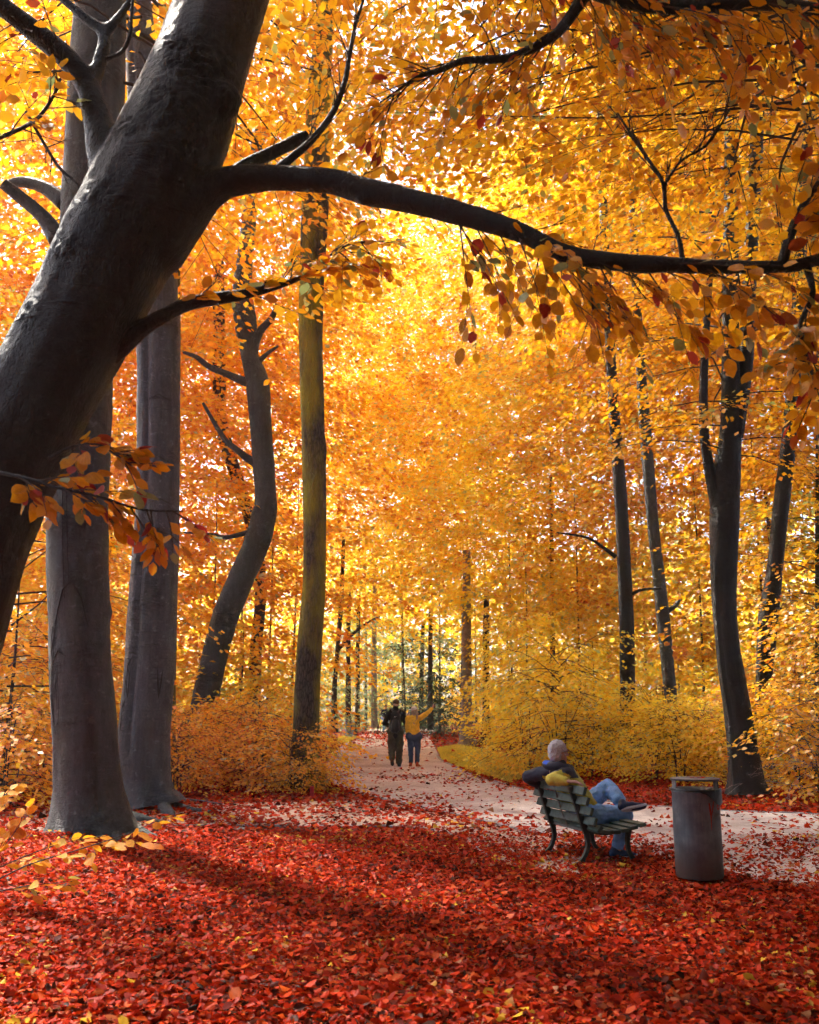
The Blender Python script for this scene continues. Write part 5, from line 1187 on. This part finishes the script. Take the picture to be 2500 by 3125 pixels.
fuse([('c', (-0.10,0,0.80), (0.10,0,0.80), 0.135, 0.135), ('c', hR, kR, 0.112, 0.076), ('c', kR, aR+Vector((0,0,0.03)), 0.074, 0.058), ('c', hL, kL, 0.112, 0.076), ('c', kL, aL+Vector((0,0,0.03)), 0.074, 0.058)], 'jeans', 0.014, 4, M['jeans_dark'], ww, None, None, 0.010)
shoe('shoe', (0.08,-0.06,0.004), (0.10,0.17,0.004), (0,0,1), M['red_shoe'], M['red_shoe'], ww, 0.95)
shoe('shoe', (-0.09,0.0,0.004), (-0.105,0.22,0.004), (0,0,1), M['red_shoe'], M['red_shoe'], ww, 0.95)
cp = fuse([('e', hc+Vector((0,-0.002,0.045)), (0.094,0.094,0.078)), ('c', hc+hf*0.07+Vector((0,0,0.035)), hc+hf*0.155+Vector((0,0,0.028)), 0.065, 0.04, ((0,0,1),0.22))], 'cap', 0.008, 2, M['cap_white'], ww)
fuse([('e', hc+Vector((0.01,-0.02,-0.02)), (0.082,0.085,0.075)), ('c', hc+Vector((0.06,-0.075,-0.01)), hc+Vector((0.075,-0.125,-0.10)), 0.032, 0.036), ('c', hc+Vector((0.075,-0.125,-0.10)), hc+Vector((0.07,-0.125,-0.23)), 0.036, 0.012)], 'hair', 0.008, 3, M['blond'], ww, None, None, 0.006)
ph = empty('phone', (ww.location.x+0.555, ww.location.y+0.09, 1.60)); tag(ph, 'small dark phone held up in the pointing hand', 'phone')
mb = MB(); mb.box((0,0,0), (0.012,0.055,0.11)); mb.build('case', M['black'], ph, bevel=0.004); mb = MB(); mb.box((0.0075,0,0), (0.002,0.05,0.10)); mb.build('screen', M['pack'], ph)

# ---------------------------------------------------------------- cyclist far down the path
CY = 60.0; cx = pxX(1174, CY)
M['tyre'] = plain('tyre', (0.015,0.015,0.016), 0.8, 0.2, 20, 0.2, 0.003); M['frame'] = plain('bike_frame', (0.06,0.05,0.075), 0.4, 0.2, 20, 0.1, 0.002, 0.5); M['chrome'] = plain('bike_metal', (0.4,0.4,0.42), 0.35, 0.1, 20, 0.1, 0.002, 0.5, 0.8)
bk = empty('bicycle', (cx+0.06, CY, 0), R(-68)); tag(bk, 'bicycle coming up the path behind the walking pair', 'bicycle')
for x in (-0.52, 0.52):
    mb = MB(); mb.tube([(x+0.33*math.cos(a), 0, 0.34+0.33*math.sin(a)) for a in np.linspace(0, 2*math.pi, 33)[:-1]], 0.018, 6, closed=True); wh = mb.build('wheel', M['tyre'], bk, smooth=True)
    for k in range(10):
        a = k*math.pi/5; mb = MB(); mb.tube([(x, 0.01*(-1)**k, 0.34), (x+0.32*math.cos(a), 0, 0.34+0.32*math.sin(a))], 0.0025, 3); mb.build('spoke', M['chrome'], wh)
mb = MB()
for a, b, r_ in (((-0.52,0,0.34),(-0.08,0,0.30),0.012),((-0.52,0,0.34),(-0.2,0,0.80),0.010),((-0.08,0,0.30),(-0.22,0,0.88),0.016),((-0.08,0,0.30),(0.38,0,0.78),0.018),((-0.18,0,0.76),(0.36,0,0.84),0.016),((0.36,0,0.92),(0.52,0,0.34),0.014)): mb.tube([a, b], r_, 7)
mb.build('frame', M['frame'], bk, smooth=True)
mb = MB(); mb.tube([(0.28,-0.27,1.0),(0.36,-0.15,1.0),(0.38,0,0.98),(0.36,0.15,1.0),(0.28,0.27,1.0)], 0.012, 7); mb.tube([(0.36,0,0.9),(0.38,0,0.98)], 0.013, 7); mb.build('handlebar', M['chrome'], bk, smooth=True)
mb = MB(); mb.capsule((-0.34,0,0.93),(-0.12,0,0.92),0.06,0.03,10,3,((0,0,1),0.4)); mb.build('saddle', M['tyre'], bk, smooth=True)
mb = MB(); mb.tube([(-0.08,-0.09,0.16),(-0.08,-0.05,0.28),(-0.08,0.05,0.32),(-0.08,0.09,0.44)], 0.010, 6); mb.build('crank', M['chrome'], bk, smooth=True)
rd = empty('person', bk.location, R(-68)); tag(rd, 'distant cyclist in dark blue coat riding towards the walking pair', 'person')
hc = Vector((0.02,0,1.60)); hp, hf, hr = head(hc, (1,0.1), 1.0)
S = [(Vector((-0.06,0.19*q,1.38)), Vector((0.08,0.26*q,1.16)), Vector((0.28,0.24*q,1.03))) for q in (-1, 1)]
Lg = [(Vector((-0.2,0.09*q,0.96)), Vector((0.17,0.11*q,0.74 if q < 0 else 0.92)), Vector((-0.06,0.12*q,0.24 if q < 0 else 0.50))) for q in (-1, 1)]
pb = hp+[('c', hc-Vector((0.02,0,0.08)), (-0.05,0,1.42), 0.05, 0.06), ('c', (-0.06,0,1.34), (-0.18,0,1.0), 0.13, 0.12)]
for a, b, c in S: pb += [('c', a, b, 0.042, 0.036), ('c', b, c, 0.035, 0.026)]
for a, b, c in Lg: pb += [('c', a, b, 0.07, 0.05), ('c', b, c, 0.045, 0.035)]
pb += [('c', S[0][0], S[1][0], 0.06, 0.06)] + hand(S[0][2], (0.6,0,-0.5), (0.5,-0.2,0.7), 1, 0.6, 1) + hand(S[1][2], (0.6,0,-0.5), (0.5,0.2,0.7), 1, 0.6, -1)
fuse(pb, 'body', 0.02, 2, M['skin'], rd)
ck = [('c', (-0.06,0,1.34), (-0.17,0,1.02), 0.17, 0.17, ((1,0,0),0.8)), ('c', S[0][0], S[1][0], 0.085, 0.085)]
for a, b, c in S: ck += [('c', a, b, 0.072, 0.062), ('c', b, c, 0.060, 0.045)]
fuse(ck, 'coat', 0.022, 4, M['cyc_blue'], rd)
jl = [('c', Lg[0][0], Lg[1][0], 0.13, 0.13)]
for a, b, c in Lg: jl += [('c', a, b, 0.11, 0.085), ('c', b, c, 0.08, 0.06)]
fuse(jl, 'jeans', 0.022, 4, M['jeans'], rd)
for a, b, c in Lg: shoe('shoe', c+Vector((-0.07,0,-0.09)), c+Vector((0.17,0,-0.08)), (0,0,1), M['shoe'], M['dark_sole'], rd, 0.95)
fuse([('e', hc+Vector((-0.02,0,0.04)), (0.105,0.088,0.088))], 'hair', 0.012, 2, M['cap_brown'], rd)

# ---------------------------------------------------------------- litter bins
M['bin'] = None
def bin_mat():
    m, nd, lk = mat('weathered_zinc'); co = objco(nd); n1 = noise_n(nd, lk, co, 5, 6, 0.6); n2 = noise_n(nd, lk, mapping(nd, lk, co, (14,14,1.2)), 1, 4); n3 = noise_n(nd, lk, co, 70, 3)
    r = ramp(nd, [(0.32, (0.045,0.055,0.064)), (0.48, (0.10,0.12,0.135)), (0.64, (0.20,0.23,0.245))]); lk.new(mth(nd, lk, 'ADD', mth(nd, lk, 'MULTIPLY', n1.outputs[0], 0.6), mth(nd, lk, 'MULTIPLY', n2.outputs[0], 0.4)), r.inputs[0])
    sp = nd.new('ShaderNodeSeparateXYZ'); lk.new(co, sp.inputs[0]); dr = ramp(nd, [(0.05, (0.8,)*3), (0.30, (0,)*3)]); lk.new(mth(nd, lk, 'ADD', sp.outputs[2], mth(nd, lk, 'MULTIPLY', n1.outputs[0], -0.12)), dr.inputs[0])
    c = mixc(nd, lk, dr.outputs[0], r.outputs[0], (0.12,0.105,0.08))          # mud splashed up from the ground
    out(nd, lk, princ(nd, lk, c, 0.48, bump(nd, lk, mth(nd, lk, 'ADD', n1.outputs[0], mth(nd, lk, 'MULTIPLY', n3.outputs[0], 0.15)), 0.35, 0.012), 0.35, 0.4)); return m
M['bin'] = bin_mat(); M['bag'] = plain('bin_bag', (0.006,0.006,0.007), 0.4, 0.3, 12, 0.6, 0.02, 0.5)
M['redpaint'] = plain('red_paint', (0.36,0.03,0.015), 0.6, 0.4, 30, 0.3, 0.002); M['scratch'] = plain('scratch', (0.20,0.20,0.20), 0.6, 0.4, 30, 0.3, 0.002); M['bin_far'] = plain('far_bin_paint', (0.16,0.17,0.26), 0.5, 0.2, 10, 0.2, 0.004)
def cyl(mb, r0, r1, z0, z1, n=48, mi=0, cap0=True, cap1=True):
    vs = [(r*math.cos(2*math.pi*k/n), r*math.sin(2*math.pi*k/n), z) for r, z in ((r0,z0),(r1,z1)) for k in range(n)]
    fs = [(k,(k+1)%n,n+(k+1)%n,n+k) for k in range(n)]
    if cap0: fs.append(tuple(range(n-1,-1,-1)))
    if cap1: fs.append(tuple(range(n,2*n)))
    mb.add(vs, fs, mi)
def make_bin(loc, label, m, full):
    b = empty('litter_bin', loc); tag(b, label, 'bin'); rr_ = 0.212; n = 56
    mb = MB(); prof = [(rr_-0.012,0.05),(rr_,0.062),(rr_+0.001,0.43),(rr_,0.785),(rr_+0.005,0.795),(rr_+0.005,0.81),(rr_-0.008,0.81),(rr_-0.012,0.70),(rr_-0.015,0.075)]
    vs = [(r*math.cos(2*math.pi*k/n), r*math.sin(2*math.pi*k/n), z) for r, z in prof for k in range(n)]
    mb.add(vs, [(i*n+k, i*n+(k+1)%n, (i+1)*n+(k+1)%n, (i+1)*n+k) for i in range(len(prof)-1) for k in range(n)]+[tuple(range(n-1,-1,-1)), tuple((len(prof)-1)*n+k for k in range(n))])
    body_ = mb.build('drum', m, b, smooth=True); body_.data.polygons.foreach_set('use_smooth', [len(p.vertices) == 4 for p in body_.data.polygons])
    mb = MB(); cyl(mb, 0.06, 0.05, -0.01, 0.06, 20); cyl(mb, 0.15, 0.15, -0.005, 0.012, 28); mb.build('pedestal', M['iron'], b)
    for q in (-1, 1):
        mb = MB(); a0 = 0 if q > 0 else math.pi; vs = []
        for r in (rr_-0.004, rr_-0.012):
            for z in (0.78, 0.905):
                for k in range(7): a = a0+(k-3)*0.115; vs.append((r*math.cos(a), r*math.sin(a), z))
        fs = []
        for k in range(6): fs += [(k,k+1,7+k+1,7+k),(14+k+1,14+k,21+k,21+k+1),(7+k,7+k+1,21+k+1,21+k)]
        fs += [(0,7,21,14),(6,20,27,13)]; mb.add(vs, fs); mb.build('post', m, b)
    mb = MB(); cyl(mb, rr_+0.006, rr_+0.012, 0.902, 0.920); mb.build('lid', m, b, bevel=0.004)
    if full:
        n_ = 64; vs = []; nr_ = 7
        for j in range(nr_):
            t = j/(nr_-1)
            for k in range(n_):
                a = 2*math.pi*k/n_; e = (a+0.75+math.pi) % (2*math.pi)-math.pi          # droops lowest towards the front right
                dz = 0.018+0.13*math.exp(-(e/0.55)**2)+0.010*noise.noise((math.cos(a)*4, math.sin(a)*4, 0))
                if t < 0.3: r = rr_-0.03+0.05*t/0.3; z = 0.80+0.032*math.sin(t/0.3*math.pi/2)
                else: u = (t-0.3)/0.7; r = rr_+0.02+0.004*u; z = 0.832-dz*u
                r += 0.007*noise.noise((a*7, t*4, 3)); z += 0.008*noise.noise((a*6, t*3, 9)); vs.append((r*math.cos(a), r*math.sin(a), z))
        mb = MB(); mb.add(vs, [(j*n_+k, j*n_+(k+1)%n_, (j+1)*n_+(k+1)%n_, (j+1)*n_+k) for j in range(nr_-1) for k in range(n_)]); mb.build('bag', M['bag'], b, smooth=True)
        def on(x, z): a = -math.pi/2+math.asin(max(-1,min(1,x/rr_))); r = rr_+0.0025; return Vector((r*math.cos(a), r*math.sin(a), z))
        def dab(name, pts, wd, m_):
            mb = MB(); vs = []
            for i, (x, z) in enumerate(pts): w_ = wd[i] if hasattr(wd, '__len__') else wd; vs += [on(x-w_/2, z), on(x+w_/2, z)]
            mb.add(vs, [(2*i,2*i+1,2*i+3,2*i+2) for i in range(len(pts)-1)]); mb.build(name, m_, b)
        dab('red_paint', [(0.062,0.715),(0.068,0.66),(0.074,0.60),(0.073,0.52),(0.072,0.475)], [0.012,0.020,0.016,0.007,0.003], M['redpaint'])
        dab('red_paint', [(0.108,0.725),(0.098,0.68),(0.088,0.64),(0.079,0.60)], [0.010,0.014,0.012,0.008], M['redpaint'])
        dab('red_paint', [(0.155,0.70),(0.160,0.672),(0.158,0.648)], [0.02,0.045,0.02], M['redpaint'])
        def scr(l_, r_=0.0018):
            mb = MB(); mb.tube([on(x, z) for x, z in l_], r_, 4); mb.build('scratch', M['scratch'], b)
        for l_ in ([(0.098,0.595),(0.100,0.625),(0.118,0.627)],[(0.099,0.612),(0.112,0.613)],[(0.123,0.593),(0.124,0.624)],[(0.132,0.592),(0.131,0.622),(0.145,0.598),(0.147,0.624)],[(0.155,0.622),(0.163,0.595),(0.170,0.565)],[(-0.012,0.70),(-0.008,0.65),(-0.012,0.56),(-0.010,0.50)],[(0.10,0.44),(0.165,0.447)],[(-0.06,0.725),(-0.05,0.69),(-0.03,0.695),(-0.028,0.72)],[(0.02,0.722),(0.05,0.735),(0.10,0.738)]): scr(l_)
    return b
bin1 = make_bin((gnd(2137,2694).x, gnd(2137,2694).y, 0), 'cylindrical grey metal litter bin with a black bag over its rim beside the bench', M['bin'], True)
make_bin((pxX(1066,54.0), 54.0, 0), 'distant bluish litter bin at the far edge of the path', M['bin_far'], False)
for i, (x, y, a) in enumerate(((-0.06,-0.06,0.4),(0.045,-0.10,2.0),(0.10,-0.02,3.6),(0.0,0.06,5.0))):
    o = bpy.data.objects.new('fallen_leaf', LM[i]); COL.objects.link(o); o.matrix_world = Matrix.Translation(bin1.location+Vector((x, y, 0.926))) @ Matrix.Rotation(a, 4, 'Z') @ Matrix.Scale(0.07, 4)
    tag(o, ['reddish leaf lying on the litter bin lid, leftmost of four', 'reddish leaf at the front of the litter bin lid', 'reddish leaf on the litter bin lid, rightmost of four', 'reddish leaf at the back of the litter bin lid'][i], 'leaf', 'leaves on the bin lid')
    o.material_slots[0].link = 'OBJECT'; o.material_slots[0].material = M['litter']
# red stake by the mossy trunk
M['stake'] = plain('stake_red', (0.50,0.035,0.03), 0.6, 0.3, 20, 0.3, 0.004)
st = gnd(952, 2434); mb = MB(); n = 18; cyl(mb, 0.034, 0.037, -0.03, 0.17, n, 0, True, False); cyl(mb, 0.037, 0.030, 0.17, 0.192, n, 0, False, True)
tag(mb.build('marker_stake', M['stake'], loc=(st.x, st.y, 0), smooth=False), 'short red marker stake in front of the mossy trunk', 'stake')

# ---------------------------------------------------------------- sapling in the near corner
sp0 = gnd(-120, 2760); SAP = empty('beech_sapling', (sp0.x, sp0.y, 0)); tag(SAP, 'young beech sapling with yellow-orange leaves poking in at the bottom corner by the stout trunk', 'sapling')
LEAF2 = []; keepL, keepT = LEAF, twigs; LEAF = LEAF2; twigs = MB(); rg = random.Random(5)
def stem2(pts):
    P = [np.array(at(px, py, yy)-SAP.location) for px, py, yy in pts]; C = crom(P, 12); mb = MB(); mb.tube(list(C), [0.007*(1-0.75*i/11) for i in range(12)], 6); mb.build('stem', M['twig'], SAP, smooth=True); return C
for pts, n_ in (([(-120,2755,sp0.y),(-60,2680,8.2),(60,2620,8.1),(200,2570,8.0),(330,2550,7.9)], 9),([(-120,2755,sp0.y),(-40,2650,8.2),(30,2560,8.3),(90,2480,8.4)], 7),([(-120,2755,sp0.y),(0,2720,8.0),(110,2700,7.9),(220,2690,7.8)], 6),([(-120,2755,sp0.y),(60,2650,7.9),(250,2590,7.8),(400,2540,7.7),(535,2478,7.7)], 7),([(-120,2755,sp0.y),(-30,2500,8.4),(20,2420,8.5)], 6)):
    C = stem2(pts)
    for i in range(n_):
        u = 0.35+0.65*(i+0.5)/n_; j = min(int(u*11), 10); d = unit(C[j+1]-C[j])+np.array([rg.uniform(-0.5,0.5), rg.uniform(-0.4,0.4), rg.uniform(-0.4,0.3)])
        twig(C[j], d, rg.uniform(0.12,0.32), rg.randint(3,5), 0.105, 0.002, 0.3, rg)
tag(link('twigs', twigs.mesh('twigs', True), SAP, mat=M['twig']), kind='stuff')
LM2 = [me.copy() for me in LM]
m2 = M['leaf_solo'].copy(); m2.name = 'sapling_leaf'
for nd_ in m2.node_tree.nodes:
    if nd_.type == 'VALTORGB' and len(nd_.color_ramp.elements) == 7:
        for e, c in zip(nd_.color_ramp.elements, ((0.7,0.22,0.01),(0.75,0.26,0.01),(0.80,0.32,0.012),(0.85,0.40,0.015),(0.85,0.48,0.03),(0.8,0.5,0.04),(0.45,0.42,0.1))): e.color = (*c, 1)
for me in LM2: me.materials.clear(); me.materials.append(m2)
dress_leaves(SAP, LEAF2, 300, 'leaf_gold', LM2); LEAF, twigs = keepL, keepT

# ---------------------------------------------------------------- bare twiggy shrub at the right
bs = gnd(2620, 2440); BS = empty('bare_shrub', (bs.x, bs.y, 0)); tag(BS, 'leafless shrub of pale tangled twigs arching in front of the heavy trunk', 'shrub')
rg = random.Random(9)
def fork(mb, p, d, L, r_, depth):
    p = np.array(p, float); d = unit(np.array(d, float)); pts = [p]
    for i in range(4):
        d = unit(d+np.array([rg.gauss(0,0.16), rg.gauss(0,0.16), rg.gauss(0,0.14)-0.03])); pts.append(pts[-1]+d*L/4)
    mb.tube(pts, [r_*(1-0.12*i) for i in range(5)], 5)
    if depth > 0:
        for k in range(rg.randint(2,3)): j = rg.randint(2,4); fork(mb, pts[j], d+np.array([rg.gauss(-0.1,0.55), rg.gauss(0,0.5), rg.gauss(0,0.5)]), L*rg.uniform(0.5,0.8), r_*0.6, depth-1)
for k in range(9):
    mb = MB(); fork(mb, (rg.uniform(-0.3,0.3), rg.uniform(-0.3,0.3), -0.03), (rg.uniform(-1.1,-0.1), rg.uniform(-0.4,0.4), rg.uniform(0.5,1.3)), rg.uniform(0.9,1.3), 0.012, 4); mb.build('branch', M['twig_pale'], BS, smooth=True)

# ---------------------------------------------------------------- thin autumn haze in the wood
def haze(density):
    mb = MB(); mb.box((0, 220, 21.5), (820, 580, 45)); m, nd, lk = mat('haze')
    v = nd.new('ShaderNodeVolumePrincipled'); v.inputs['Color'].default_value = (0.93,0.95,1.0,1); v.inputs['Density'].default_value = density; v.inputs['Anisotropy'].default_value = 0.3
    o = nd.new('ShaderNodeOutputMaterial'); lk.new(v.outputs[0], o.inputs['Volume'])
    tag(mb.build('haze', m), 'thin pale haze hanging in the wood', 'haze', kind='stuff')
haze(0.0006)
cy.volume_bounces = 0
